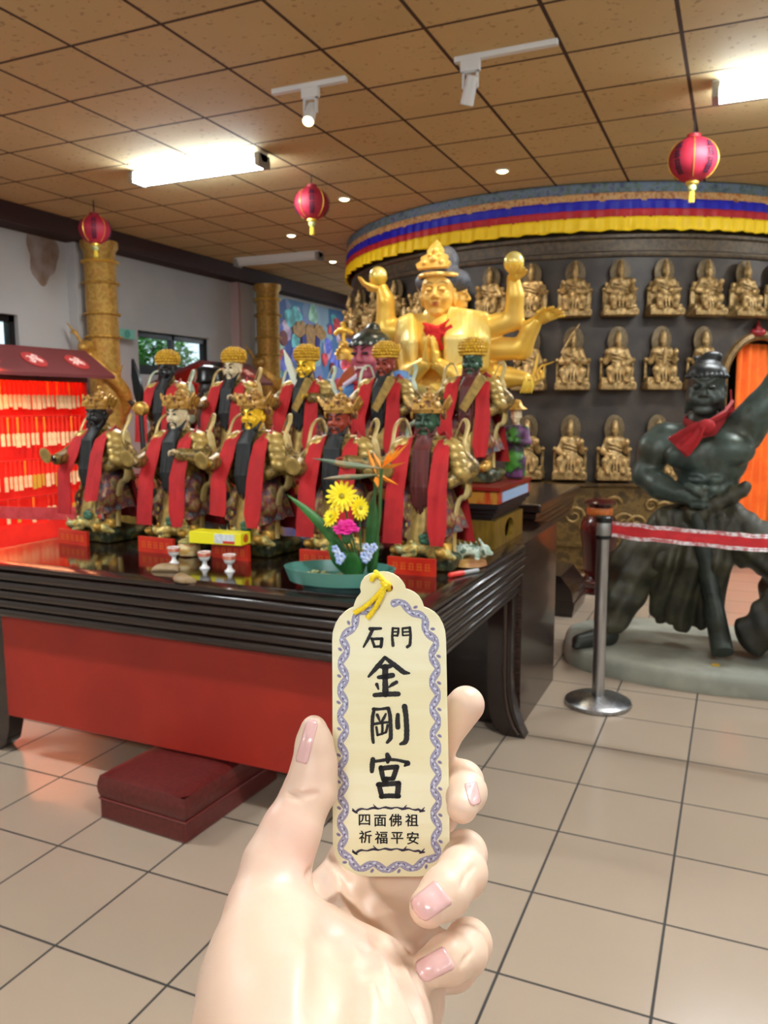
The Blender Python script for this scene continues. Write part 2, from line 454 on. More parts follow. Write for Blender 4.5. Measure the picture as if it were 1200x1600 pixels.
stain = MB(); sp_ = []
for i in range(40):
    t = 2*PI*i/40; rr = 1+.12*math.sin(3*t+1)+.06*math.sin(7*t)
    sp_.append((.20*rr*math.cos(t), .30*rr*math.sin(t)))
c_ = atx(66, 395, XL)
stain.prism(sp_, .001, frame((XL+.0005, c_.y, c_.z), (0, 1, 0), (0, 0, 1), (1, 0, 0)))
struct('trim_5', stain, mat('damp_stain', (.52, .43, .36), .8, c2=(.66, .62, .60), scale=5, lo=.35, hi=.7), 'brown damp stain on the wall', smooth=False)

frame_m = mat('window_frame', (.035, .04, .05), .35)
glass_m = mat('window_glass', (.9, .95, .95), .03, trans=1.0, spec=.5)
for n, (y0, y1, z0, z1) in enumerate((W1, W2)):
    f = MB(); X = XL-.10
    for (a, b, c, d) in ((y0, y1, z0, z0+.12), (y0, y1, z1-.07, z1), (y0, y0+.06, z0, z1), (y1-.07, y1, z0, z1), ((y0+y1)/2-.03, (y0+y1)/2+.03, z0, z1)):
        f.bb(X-.03, X+.05, a, b, c, d)
    wo = obj('window_%d' % (n+1), f, frame_m, smooth=False); tag(wo, kind='structure', label='low black framed sliding window ' + ('above the red amulet kiosk' if n == 0 else 'between the golden columns'))
    g = MB(); g.bb(X-.004, X+.004, y0+.05, y1-.05, z0+.1, z1-.05)
    obj('pane', g, glass_m, wo, smooth=False)
# greenery outside the windows
leaf_m = mat('leaf_outside', (.28, .55, .18), .6, c2=((.50, .78, .32),), scale=6)
def shrub(label, x, y, z0, r, seed):
    rnd = random.Random(seed); t = thing('shrub', label, 'shrub', (x, y, 0), group=None)
    st = MB()
    for k in range(7):
        a = rnd.uniform(0, 2*PI); st.tube([(0, 0, 0), (.1*math.cos(a), .1*math.sin(a), z0*.7), (r*.6*math.cos(a), r*.6*math.sin(a), z0+r*.5)], [.03, .02, .008], 6)
    obj('stem', st, mat('bark', (.25, .18, .12), .8), t, wp=False)
    lf = MB()
    for k in range(1500):
        p = Vector((rnd.gauss(0, 1), rnd.gauss(0, 1), rnd.gauss(0, 1))).normalized()*r*rnd.uniform(.35, 1)**.5
        p.z = p.z*.9+z0
        d = Vector((rnd.uniform(-1, 1), rnd.uniform(-1, 1), rnd.uniform(-.6, .4))).normalized(); s, u, _ = basis(d); L = rnd.uniform(.10, .19)
        lf.add([p, p+d*L*.5+s*L*.22+u*.01, p+d*L, p+d*L*.5-s*L*.22+u*.01], [(0, 1, 2, 3)])
    o = obj('foliage', lf, leaf_m, t, wp=False, smooth=False)
shrub('green leafy shrub outside the left pane of the window between the columns', -7.65, 8.15, 2.15, .60, 1)
shrub('green leafy shrub outside the right pane of the window between the columns', -7.75, 9.42, 2.1, .58, 2)
shrub('green leafy shrub outside the window at the photo left edge', -7.8, 5.1, 2.1, .6, 3)
struct('ground_outside', MB().bb(-14, XL-.2, 2, 14, -.12, -.02), mat('lawn', (.3, .4, .2), .9), 'grass outside the windows', smooth=False)

gs = thing('green_sign', 'small teal green sign plate on the wall just right of the nearer golden column', 'sign', (XL+.12, 0, 0))
p = atx(199, 522, XL+.13)
obj('plate', MB().bb(XL+.121, XL+.131, p.y-.13, p.y+.13, p.z-.055, p.z+.055), mat('sign_teal', (.45, .70, .62), .4), gs, smooth=False)
obj('sign_disc', MB().lathe([(0, 0), (.045, 0), (.045, .006), (0, .006)], n=20, M=frame((XL+.131, p.y, p.z), (0, 1, 0), (0, 0, 1), (1, 0, 0))), mat('sign_green', (.25, .55, .48), .4), gs)
# ------------------------------------------------------------------ painted panel on the left wall
PY0, PY1, PZ0, PZ1 = 10.46, 13.9, .2, 3.22
mural = thing('wall_mural', 'colourful painted mural of clouds beyond the farther golden column', 'mural', (XL, 12, .2))
mm = mat('mural_paint', (.22, .30, .66), .55, c2=((.30, .52, .68), (.36, .40, .72), (.62, .76, .78), (.42, .44, .76)), scale=3.0, kind='cells', lo=.1, hi=.9)
obj('painted_panel', MB().bb(XL, XL+.02, PY0, PY1, PZ0, PZ1), mm, mural, smooth=False)
def disc_poly(r, n=22, wob=0, ph=0): return [(r*(1+wob*math.sin(3*t+ph))*math.cos(t), r*(1+wob*math.sin(3*t+ph))*math.sin(t)) for t in (2*PI*i/n for i in range(n))]
def wall_disc(mb, y, z, poly, t=.006, off=.02): mb.prism(poly, t, frame((XL+off, y, z), (0, 1, 0), (0, 0, 1), (1, 0, 0)))
rnd = random.Random(5)
cl = {k: MB() for k in range(5)}
for i in range(95):
    y = rnd.uniform(PY0+.15, PY1-.15); z = rnd.uniform(.9, PZ1-.15)
    wall_disc(cl[i % 5], y, z, disc_poly(rnd.uniform(.07, .17), 20, .12, i), .004+.0015*(i % 5), .02+.001*i/30)
for k, c in enumerate(((.78, .64, .80), (.56, .76, .64), (.36, .66, .68), (.70, .22, .26), (.36, .40, .80))):
    obj('cloud_pattern', cl[k], mat('mural_c%d' % k, c, .6, c2=tuple(min(1, v*1.35+.06) for v in c), scale=7), mural, smooth=False)
dr = MB(); yc = 11.9
def mpoly(pts): return [((p[0]), p[1]) for p in pts]
for sx in (-1, 1):
    for k in range(6):
        a = R_(20+k*22); dr.prism([(0, -.03), (.5-.02*k, -.075), (.56-.02*k, 0), (.5-.02*k, .07), (0, .05)], .014, frame((XL+.028+.001*k, yc+sx*.05, 2.6-.07*k), (0, sx*math.cos(a), math.sin(a)), (0, -math.sin(a), sx*math.cos(a)), (1, 0, 0)))
wall_disc(dr, yc, 2.72, disc_poly(.17), .02, .03); wall_disc(dr, yc, 2.2, disc_poly(.13), .02, .03)
obj('painted_beast', dr, mat('mural_brown', (.64, .48, .28), .6, c2=(.78, .60, .36), scale=12), mural, smooth=False)
db = MB()
for sx in (-1, 1): db.prism([(-.07, -.22), (.08, -.18), (.11, .16), (-.03, .22)], .01, frame((XL+.052, yc+sx*.2, 2.5), (0, sx, 0), (0, 0, 1), (1, 0, 0)))
db.prism([(-.16, -.3), (.16, -.3), (.07, .1), (-.07, .1)], .01, frame((XL+.052, yc, 2.1), (0, 1, 0), (0, 0, 1), (1, 0, 0)))
obj('painted_blue', db, mat('mural_blue', (.12, .14, .50), .6), mural, smooth=False)
dd = MB(); dd.prism([(-.07, -.1), (.07, -.1), (0, .16)], .01, frame((XL+.064, yc, 2.3), (0, 1, 0), (0, 0, 1), (1, 0, 0))); wall_disc(dd, yc-.85, 2.6, disc_poly(.12), .01, .03); wall_disc(dd, yc+.8, 2.2, disc_poly(.1), .01, .03)
obj('red_pattern', dd, mat('mural_red', (.50, .12, .14), .6), mural, smooth=False)

# ------------------------------------------------------------------ golden dragon columns
def column(label, x, y, top, seed):
    t = thing('dragon_column', label, 'column', (x, y, 0))
    r = .165; prof = [(r+.12, 0), (r+.12, .12), (r+.05, .2), (r, .28)]
    for z in (.8, 1.3): prof += [(r, z-.03), (r+.02, z-.015), (r+.02, z+.015), (r, z+.03)]
    prof += [(r, top-.1), (r+.03, top-.06), (r+.03, top)]
    obj('shaft', MB().lathe(prof, n=40), mat('column_gold', (.68, .52, .24), .38, .35, c2=((.80, .64, .32), (.72, .54, .26)), scale=14, bump=.35), t, wp=False)
    rg = [2.28, 2.52, 2.84, 3.06]
    for z in rg:
        obj('ring', MB().lathe([(r, z-.012), (r+.03, z-.01), (r+.034, z), (r+.03, z+.01), (r, z+.012)], n=40), GOLD if z > 3 else OLDGOLD, t, wp=False)
    # dragon coiled about the lower half
    S = SDF(.02); pts = []
    for i in range(70):
        u = i/69; a = -1.9+u*9.2; z = 2.12-u*1.75; rr = r+.03
        pts.append((rr*math.cos(a), rr*math.sin(a), z))
    rad = [.055+.02*math.sin(PI*i/69)-.03*max(0, i/69-.75) for i in range(70)]
    S.chain(pts, rad)
    for i in range(2, 66, 3):
        p = Vector(pts[i]); q = p*1.22; S.cone(p, (q.x, q.y, p.z+.07), .03, .008, .01)
    h = Vector(pts[0]); f = Vector((.55, -.83, 0))
    S.ell(h+f*.06+Vector((0, 0, .04)), (.085, .085, .075)); S.cone(h+f*.08+Vector((0, 0, .05)), h+f*.24+Vector((0, 0, .03)), .06, .04); S.cone(h+f*.06-Vector((0, 0, .03)), h+f*.2-Vector((0, 0, .06)), .035, .022, .01)
    for sx in (-1, 1):
        s = Vector((.83, .55, 0))*sx
        S.chain([h+s*.05+Vector((0, 0, .09)), h+s*.11+Vector((0, 0, .2)), h+s*.19+Vector((0, 0, .30))], [.022, .016, .007]); S.cone(h+s*.1+Vector((0, 0, .2)), h+s*.19+Vector((0, 0, .2)), .012, .006)
    for u, dz in ((12, .12), (26, -.1), (44, .1)):
        p = Vector(pts[u]); q = Vector((p.x*1.5, p.y*1.5, p.z+dz)); S.cone(p, q, .04, .022); 
        for k in range(3): S.cone(q, q+Vector((.05*math.cos(k*2), .05*math.sin(k*2), .04-.03*k)), .014, .006, .008)
    o = sobj('dragon_relief', S, .012, mat('column_dragon', (.70, .52, .22), .4, .35, c2=(.82, .62, .28), scale=22, bump=.4), t, wp=False)
p = aty(157, 380, 6.85)
column('golden dragon column behind the red amulet kiosk, nearer of the two', -6.30, 6.80, 3.27, 1)
column('golden dragon column at the edge of the mural, farther of the two', -6.30, 10.13, 3.27, 2)

# ------------------------------------------------------------------ round shrine with its relief figures
DX, DY, DR = -1.85, 10.1, 2.72
def dp(th, z, r=DR): a = R_(th); return Vector((DX+r*math.sin(a), DY-r*math.cos(a), z))
shrine = thing('round_shrine', 'dark bronze drum-shaped shrine rising to the ceiling behind the altar', 'shrine', (DX, DY, 0))
drum_m = mat('drum_bronze', (.20, .165, .14), .5, .25, c2=(.26, .22, .185), scale=5, bump=.15)
AC, AH, AT, AS = 47.2, 8.8, 2.17, 1.77        # arch centre, half width, crown and springing heights
def in_arch(th, z):
    u = abs(th-AC)/AH
    if u >= 1: return False
    return z < AS or (z-AS)/(AT-AS) < math.sqrt(1-u*u)
zs = [i*.04 for i in range(0, 72)]+[2.86]; n = 480
g = MB(); vs = []; 
for z in zs:
    for j in range(n): vs.append(dp(j*360/n, z))
fs = []
for i in range(len(zs)-1):
    for j in range(n):
        th = (j+.5)*360/n
        if in_arch(th, (zs[i]+zs[i+1])/2): continue
        k = (j+1) % n; fs.append((i*n+j, i*n+k, (i+1)*n+k, (i+1)*n+j))
g.add(vs, fs)
obj('drum_wall', g, drum_m, shrine, solid=.06)
cor = MB().lathe([(DR-.05, 2.83), (DR+.05, 2.83), (DR+.06, 2.845), (DR+.06, 2.87), (DR+.03, 2.885), (DR+.03, 2.98), (DR+.055, 2.995), (DR+.055, 3.02), (DR+.03, 3.035), (DR+.02, 3.05), (DR+.02, ZC), (DR-.05, ZC)], (DX, DY, 0), 160)
obj('cornice', cor, mat('cornice_bronze', (.27, .22, .17), .5, .3, c2=(.36, .30, .22), scale=26, bump=.5), shrine)
lo = MB(); L0 = AC+AH+1.5
lo.lathe([(DR+.02, 0), (DR+.12, 0), (DR+.12, .05), (DR+.08, .07), (DR+.08, .24), (DR+.11, .25), (DR+.11, .27), (DR+.06, .29), (DR+.06, .79), (DR+.12, .81), (DR+.12, .84), (DR+.0, .85)], (DX, DY, 0), 140, a0=R_(L0-90), a1=R_(AC-AH-1.5-90+360))
obj('base_frieze', lo, mat('frieze_bronze', (.30, .225, .11), .45, .35, c2=((.46, .36, .18), (.36, .27, .13)), scale=9, bump=.7), shrine)
sc = MB(); rnd = random.Random(3)
for i in range(26):
    th = -20+i*2.35; z = .54+.12*math.sin(i*1.7); s0 = rnd.uniform(.06, .1); w = rnd.choice((-1, 1))
    pts = []
    for q in range(22):
        a = q*.42; rr = s0*(1-q/26); pts.append(dp(th+math.degrees(rr*math.cos(a)*w/DR), z+rr*math.sin(a), DR+.065))
    sc.tube(pts, [.018*(1-q/30) for q in range(22)], 6)
obj('scroll_relief', sc, mat('frieze_scroll', (.46, .36, .18), .45, .4, c2=(.58, .46, .25), scale=15, bump=.3), shrine)
arch = [dp(AC-AH, .0, DR+.02), dp(AC-AH, AS, DR+.02)]+[dp(AC-AH*math.cos(t), AS+(AT-AS)*math.sin(t), DR+.02) for t in (PI*i/24 for i in range(1, 24))]+[dp(AC+AH, AS, DR+.02), dp(AC+AH, 0, DR+.02)]
obj('arch_frame', MB().tube(arch, .045, 8, up=(0, 0, 1)), mat('arch_bronze', (.40, .30, .16), .45, .3, c2=(.50, .38, .2), scale=20, bump=.4), shrine)
inn = MB().lathe([(1.5, 0), (1.5, ZC)], (DX, DY, 0), 48)
obj('inner_wall', inn, mat('inner_blue', (.62, .67, .76), .6), shrine)
fl = MB(); p = dp(AC-2, AT+.02, DR+.06)
fl.ell(p+Vector((0, 0, .03)), (.03, .03, .035)); fl.cyl(p+Vector((0, 0, .05)), p+Vector((0, 0, .11)), .022, .004, 10); fl.ell(p, (.07, .04, .04))
obj('arch_finial', fl, mat('finial_red', (.55, .10, .12), .4), shrine)
lamp('POINT', 'shrine_inside_light', dp(AC, 2.6, 2.2), 22, (1, .95, .9), .15)
# orange curtains in the doorway
or_m = mat('orange_cloth', (.98, .46, .10), .75, c2=(.94, .40, .08), scale=6)
def curtain(label, t0, t1, ztop, zbot, gather=None, n=60):
    grid = []
    for i in range(31):
        v = i/30; row = []
        for j in range(n+1):
            u = j/n; th = t0+(t1-t0)*u
            if gather:
                g_ = gather; e = min(1, v/g_[2]); e = e*e*(3-2*e) if v <= g_[2] else 1
                th = th*(1-e)+(g_[0]+(th-(t0+t1)/2)*g_[1])*e
            z = ztop(th) if callable(ztop) else ztop
            row.append(dp(th, z+(zbot-z)*v, DR-.10+.022*math.sin(u*(t1-t0)*2.6)+.008*math.sin(u*31+v*4)))
        grid.append(row)
    o = obj('curtain', MB().sheet(grid), or_m, None, solid=.004, ang=180); return tag(o, label, 'curtain')
crown = lambda th: 2.10
curtain('orange curtain drawn to the left side of the shrine doorway', 38.0, 43.4, crown, 1.55, gather=(37.6, .35, .75))
curtain('orange curtain hanging straight in the right of the shrine doorway', 43.6, 57.4, crown, .02, n=90)

# valance of five bands
val = thing('shrine_valance', 'pleated curtain valance in grey, orange, blue, red and yellow around the shrine top', 'valance', (DX, DY, 3))
def band(name, z0, z1, r, m, pleat, amp, n=720):
    rows = []
    for i in range(7):
        v = i/6; z = z0+(z1-z0)*v; row = []
        for j in range(n+1):
            th = -120+j*240/n; a = amp*(.35+.65*(1-v)); q = math.sin(R_(th)*pleat+.9*math.sin(R_(th)*17))
            row.append(dp(th, z+(.006*math.sin(R_(th)*pleat*.5) if i == 0 else 0), r+a*q))
        rows.append(row)
    obj(name, MB().sheet(rows), m, val, solid=.004, ang=180)
band('brocade_band', 3.355, 3.445, DR+.10, mat('brocade', (.30, .33, .42), .6, c2=((.42, .47, .55), (.36, .44, .40), (.26, .28, .42)), scale=16, lo=.3, hi=.7), 60, .004)
band('orange_band', 3.292, 3.36, DR+.105, mat('orange_brocade', (.72, .44, .20), .6, c2=((.82, .66, .44), (.62, .36, .18)), scale=22, lo=.35, hi=.65), 90, .004)
band('blue_band', 3.212, 3.298, DR+.108, mat('blue_satin', (.04, .03, .66), .5), 150, .008)
band('red_band', 3.150, 3.220, DR+.112, mat('red_satin', (.70, .07, .12), .55), 150, .012)
band('yellow_band', 3.040, 3.156, DR+.116, mat('yellow_satin', (.99, .82, .03), .55), 150, .016)

# relief figures
def relief_meshes(v):
    rnd = random.Random(v); S = SDF(.018)
    top = v % 3 == 0; hgt = .49
    S2 = SDF(.01)      # throne
    S2.box((0, -.07, .03), (.20, .11, .03), .012); S2.box((0, -.05, .075), (.185, .085, .03), .012)
    if top: S2.box((0, -.03, .2), (.17, .03, .12), .02)
    for sx in (-1, 1):
        S2.cone((sx*.17, -.03, .06), (sx*.175, -.03, .24), .022, .018)
        S2.ell((sx*.175, -.04, .25), (.03, .04, .02))
    for q in range(5): S2.ell(((q-2)*.075, -.165, .06), (.035, .02, .02))
    # body
    S.ell((0, -.06, .25), (.085, .055, .10)); S.ell((0, -.075, .19), (.08, .06, .06)); S.cone((-.075, -.06, .315), (.075, -.06, .315), .04, .04)
    for sx in (-1, 1):
        if v % 3 == 1 or top:
            S.cone((sx*.05, -.08, .17), (sx*.10, -.16, .16), .045, .04); S.cone((sx*.10, -.16, .16), (sx*(.075+.02*(v % 2)), -.165, .075), .036, .028)
        else:
            S.cone((sx*.05, -.08, .17), (sx*.115, -.15, .15), .05, .04); S.cone((sx*.115, -.15, .15), (sx*.085, -.17, .06), .035, .028)
        S.ell((sx*.085, -.19, .068), (.03, .04, .018))
        up = rnd.random() < .3
        e = (sx*.135, -.08, .235); S.cone((sx*.085, -.06, .31), e, .036, .03)
        hnd = (sx*rnd.uniform(.03, .06), -.14, rnd.uniform(.2, .25)) if not up else (sx*.13, -.13, .31)
        S.cone(e, hnd, .028, .022); S.ell(hnd, .026)
    for q in range(4): S.cone((-.05+q*.033, -.14, .17), (-.06+q*.04, -.165, .06), .014, .01)
    for q in range(3): S.cone((-.07, -.115, .3-.03*q), (.07, -.115, .27-.03*q), .009, .009, .006)
    hz = .40 if v % 3 != 2 else .405
    head_sdf(S, (0, -.085, hz), .105)
    S.ell((0, -.075, hz+.055), (.03, .03, .035)); 
    if top: S.ell((0, -.08, hz+.085), (.018, .018, .035))
    if v == 5: S.chain([(-.13, -.13, .31), (-.02, -.12, .45), (.06, -.11, .54)], [.012, .012, .008])
    if v == 4: S.cone((0, -.14, .22), (0, -.15, .33), .025, .015)
    H = MB().lathe([(.098, -.005), (.108, -.012), (.115, -.008), (.115, .006), (.1, .01)], n=28, M=frame((0, -.025, hz+.01), (1, 0, 0), (0, 0, 1), (0, -1, 0)))
    H.lathe([(.0, -.004), (.1, -.004), (.1, .004), (.0, .004)], n=28, M=frame((0, -.02, hz+.01), (1, 0, 0), (0, 0, 1), (0, -1, 0)))
    me = S.mesh('figure', .0065); mt = S2.mesh('throne', .0075); mh = H.mesh('halo'); smooth_mesh(mh)
    for m_, k in ((me, BRONZE), (mt, BRONZE), (mh, mat('halo_bronze', (.34, .28, .18), .5, .35, c2=(.42, .34, .22), scale=30, bump=.2))): m_.materials.append(k)
    return me, mt, mh
RM = [relief_meshes(v) for v in range(6)]
def relief(label, th, z, v, sc, rowname):
    p = dp(th, z, DR+.066); t = thing('relief_figure', label, 'relief figure', p, R_(th), 'relief figures in the '+rowname+' row of the shrine'); t.scale = sc
    me, mt, mh = RM[v]
    for nm, m_ in (('figure', me), ('throne', mt), ('halo', mh)):
        o = bpy.data.objects.new(nm, m_); COL.objects.link(o); o.parent = t
for k in range(-7, 7):
    n = 6-k
    relief('bronze relief figure, %s from the photo right edge in the top row' % ORD[n], 1.83+7.78*k, 2.31, 0 if k % 2 == 0 else 3, (.76, .85, .94), 'top')
for k in range(-2, 5):
    lab = {1: 'bronze figure brandishing a staff in the middle row right of the golden hands', 4: 'seated bronze figure of the middle row nearest to the arched doorway'}.get(k, 'bronze relief figure, %s from the arched doorway in the middle row' % ORD[4-k])
    relief(lab, 1.83+7.78*k, 1.672, 5 if k == 1 else (4 if k % 2 else 1), (.77, .85, 1.06), 'middle')
for k in range(0, 4):
    lab = ['seated bronze figure at the left end of the bottom row beside the green statue', 'seated bronze figure second from the left in the bottom row', 'seated bronze figure of the bottom row above the dark red vase', 'bronze figure of the bottom row half hidden by the warrior statue'][k]
    relief(lab, 1.75+7.78*k, .872, 2, (.77, .85, 1.1), 'bottom')

# ================================================================== CEILING FITTINGS
tube_on = mat('tube_lit', (1, 1, 1), .4, emit=((.88, .95, 1), TUBE_E))
tube_off = mat('tube_unlit', (.80, .80, .78), .4)
fit_m = mat('fitting_white', (.84, .83, .80), .5)
def fluorescent(x, y, label, on=True, n=2):
    t = thing('fluorescent_light', label, 'ceiling light', (x, y, ZC), group='fluorescent lights on the ceiling')
    b = MB().bb(-.62, .62, -.05, .05, -.045, 0); b.prism([(-.05, 0), (.05, 0), (.025, -.03), (-.025, -.03)], 1.24, frame((-.62, 0, -.045), (0, 1, 0), (0, 0, 1), (1, 0, 0)))
    obj('fitting', b, fit_m, t, wp=False, smooth=False)
    for s in ((-1, 1) if n == 2 else (0,)):
        obj('tube', MB().cyl((-.59, s*.055, -.085), (.59, s*.055, -.085), .019, n=14), tube_on if on else tube_off, t, wp=False)
    for sx in (-1, 1): obj('end_holder', MB().bb(sx*.6-.02, sx*.6+.02, -.08, .08, -.11, -.02), mat('holder_grey', (.55, .53, .5), .5), t, wp=False, smooth=False)
    if on: lamp('AREA', 'fluorescent_glow', (x, y, ZC-.125), TUBE_W, (.95, .98, 1), 1.2, .16)
    return t
fluorescent(-4.01, 5.45, 'lit twin fluorescent light glowing on the ceiling above the left statues')
fluorescent(.38, 5.45, 'lit fluorescent light at the right edge of the photo beside the hanging lantern')
fluorescent(-5.47, 9.06, 'unlit fluorescent batten on the far ceiling above the mural', False, 1)
for x in (-4.0, .4, 4.8):
    for y in (1.3, -2.6):
        fluorescent(x, y, 'fluorescent light on the ceiling behind the photographer')
fluorescent(4.8, 5.45, 'fluorescent light on the ceiling to the right of the shrine doorway')
fluorescent(2.3, 7.9, 'added fluorescent light out of view, brightening the floor in front of the shrine')  # unseen fitting, added to brighten the floor behind the warrior
for x, y in ((-4.3, 13.2), (-1.2, 13.6)): fluorescent(x, y, 'added fluorescent light hidden behind the round shrine, lighting the mural and far wall')  # hidden fittings added to light the mural and left wall
warm = mat('spot_lens', (1, .95, .8), .3, emit=((1, .9, .66), 14.))
def track_spot(x0, x1, y, xh, aim, lit, label):
    t = thing('track_spotlight', label, 'spotlight', ((x0+x1)/2, y, ZC)); c = (x0+x1)/2
    obj('rail', MB().bb(x0-c, x1-c, -.018, .018, -.028, 0), WHITE, t, wp=False, smooth=False)
    h = xh-c
    obj('adapter', MB().bb(h-.055, h+.055, -.02, .02, -.085, -.028), WHITE, t, wp=False, smooth=False, bevel=.004)
    a = MB(); a.bb(h-.045, h-.035, -.012, .012, -.17, -.08); a.bb(h+.035, h+.045, -.012, .012, -.17, -.08); a.bb(h-.045, h+.045, -.012, .012, -.092, -.08)
    obj('bracket', a, WHITE, t, wp=False, smooth=False)
    d = Vector(aim).normalized(); p = Vector((h, 0, -.165))
    bd = MB().tube([p-d*.06, p-d*.055, p+d*.085, p+d*.09], [.02, .033, .037, .034], 20); hd = obj('lamp_head', bd, WHITE, t, wp=False)
    obj('lens', MB().cyl(p+d*.088, p+d*.0925, .03), warm if lit else mat('lens_dark', (.5, .5, .48), .2), hd, wp=False)
    w = Vector((c, y, ZC))+p+d*.12
    lamp('SPOT', 'spot_beam', w, SPOT_W, (1, .86, .62), .03, direction=d, spot=R_(55))
track_spot(-2.70, -2.20, 4.455, -2.44, (.14, -.62, -.78), True, 'white track spotlight with a lit lens on the left ceiling rail')
track_spot(-1.54, -.97, 4.485, -1.45, (-.30, .25, -.9), False, 'white track spotlight turned away on the right ceiling rail')
for (x, y), lb in zip(((-1.872, 6.667), (-3.452, 6.927), (-4.71, 8.103), (-5.043, 9.758)), ('recessed downlight right of the red lanterns just left of the shrine valance', 'recessed downlight right above the left hanging lantern', 'recessed downlight left of the middle lantern', 'white recessed downlight at the left end of the shrine valance')):
    t = thing('downlight', lb, 'downlight', (x, y, ZC))
    obj('rim', MB().lathe([(.045, -.001), (.06, -.001), (.06, -.008), (.05, -.012), (.045, -.006)], n=28), fit_m, t, wp=False)
    obj('bulb', MB().ell((0, 0, -.004), (.042, .042, .02)), mat('bulb_warm', (1, .95, .8), .3, emit=((1, .92, .72), 12.)), t, wp=False)
    lamp('SPOT', 'downlight_beam', (x, y, ZC-.04), 46, (1, .88, .66), .03, spot=R_(95))

# ------------------------------------------------------------------ red lanterns
lan_m = mat('lantern_red', (.70, .12, .23), .6, c2=(.62, .09, .18), scale=5)
def lantern(x, y, z, label, r=.145, rz=0):
    t = thing('red_lantern', label, 'lantern', (x, y, z), rz, None)
    vs = []; nn = 64; rows = []
    for i in range(25):
        ph = -PI/2*.86+PI*.86*i/24; rr = r*math.cos(ph)
        rows.append([Vector(((rr*(1-.018*abs(math.sin(j*PI/8*1))))*math.cos(2*PI*j/nn), (rr*(1-.018*abs(math.sin(j*PI/8))))*math.sin(2*PI*j/nn), r*.93*math.sin(ph))) for j in range(nn)])
    obj('shade', MB().rings(rows), lan_m, t, wp=False)
    obj('cap', MB().lathe([(.04, r*.86), (.045, r*.88), (.045, r*1.02), (.035, r*1.05)], n=24), mat('lantern_cap', (.60, .08, .13), .5), t, wp=False)
    obj('foot_ring', MB().lathe([(.036, -r*1.02), (.042, -r*.98), (.042, -r*.88), (.036, -r*.86)], n=24), GOLD, t, wp=False)
    def onball(az, el, off=.003):
        return Vector((math.cos(el)*math.sin(az), -math.cos(el)*math.cos(az), .93*math.sin(el)))*(r+off)
    gl = MB()
    for az in (-.72, .72, 2.2, -2.2): gl.tube([onball(az, e) for e in (-1.0+2.0*i/20 for i in range(21))], .0028, 6)
    obj('gold_line', gl, GOLD, t, wp=False)
    for az in (0, 1.45, -1.45, PI):
        ch = MB()
        for el in (.52, .12, -.28, -.62):
            for (da, de, w, h) in ((0, .12, .30, .055), (0, -.02, .26, .05), (0, -.14, .32, .055), (-.08, 0, .06, .26), (.10, -.02, .06, .22)):
                q = [onball(az+da+a*w/math.cos(el), el+de+b*h, .004) for a, b in ((-.5, -.5), (.5, -.5), (.5, .5), (-.5, .5))]
                q2 = [p*1.012 for p in q]; ch.add(q+q2, [(0, 1, 2, 3), (4, 5, 6, 7), (0, 1, 5, 4), (1, 2, 6, 5), (2, 3, 7, 6), (3, 0, 4, 7)])
        obj('dark_lettering', ch, mat('lantern_ink', (.22, .05, .16), .6), t, wp=False, smooth=False)
    ts = MB().ell((0, 0, -r*1.13), (.03, .03, .032)); 
    k_ = obj('tassel', ts, mat('tassel_pale', (.86, .80, .55), .6, c2=(.5, .62, .35), scale=60), t, wp=False)
    tl = MB()
    for i in range(9): a = 2*PI*i/9; tl.tube([(.012*math.cos(a), .012*math.sin(a), -r*1.3), (.017*math.cos(a), .017*math.sin(a), -r*1.75)], [.005, .003], 5)
    tl.cyl((0, 0, -r*1.1), (0, 0, -r*1.75), .006); obj('fringe', tl, mat('fringe_yellow', (.90, .78, .24), .7), k_, wp=False)
    obj('hanging_cord', MB().cyl((0, 0, r*1.0), (0, 0, ZC-z), .005), mat('cord_dark', (.16, .08, .07), .7), t, wp=False)
lantern(-.361, 5.92, 3.152, 'red paper lantern hanging in front of the shrine valance at right', .155, -.62)
lantern(-3.369, 6.146, 3.227, 'red paper lantern in the middle of the ceiling right of the fluorescent light', .145, .5)
lantern(-5.62, 6.02, 3.19, 'dark red lantern at the top of the nearer golden column', .145, .7)

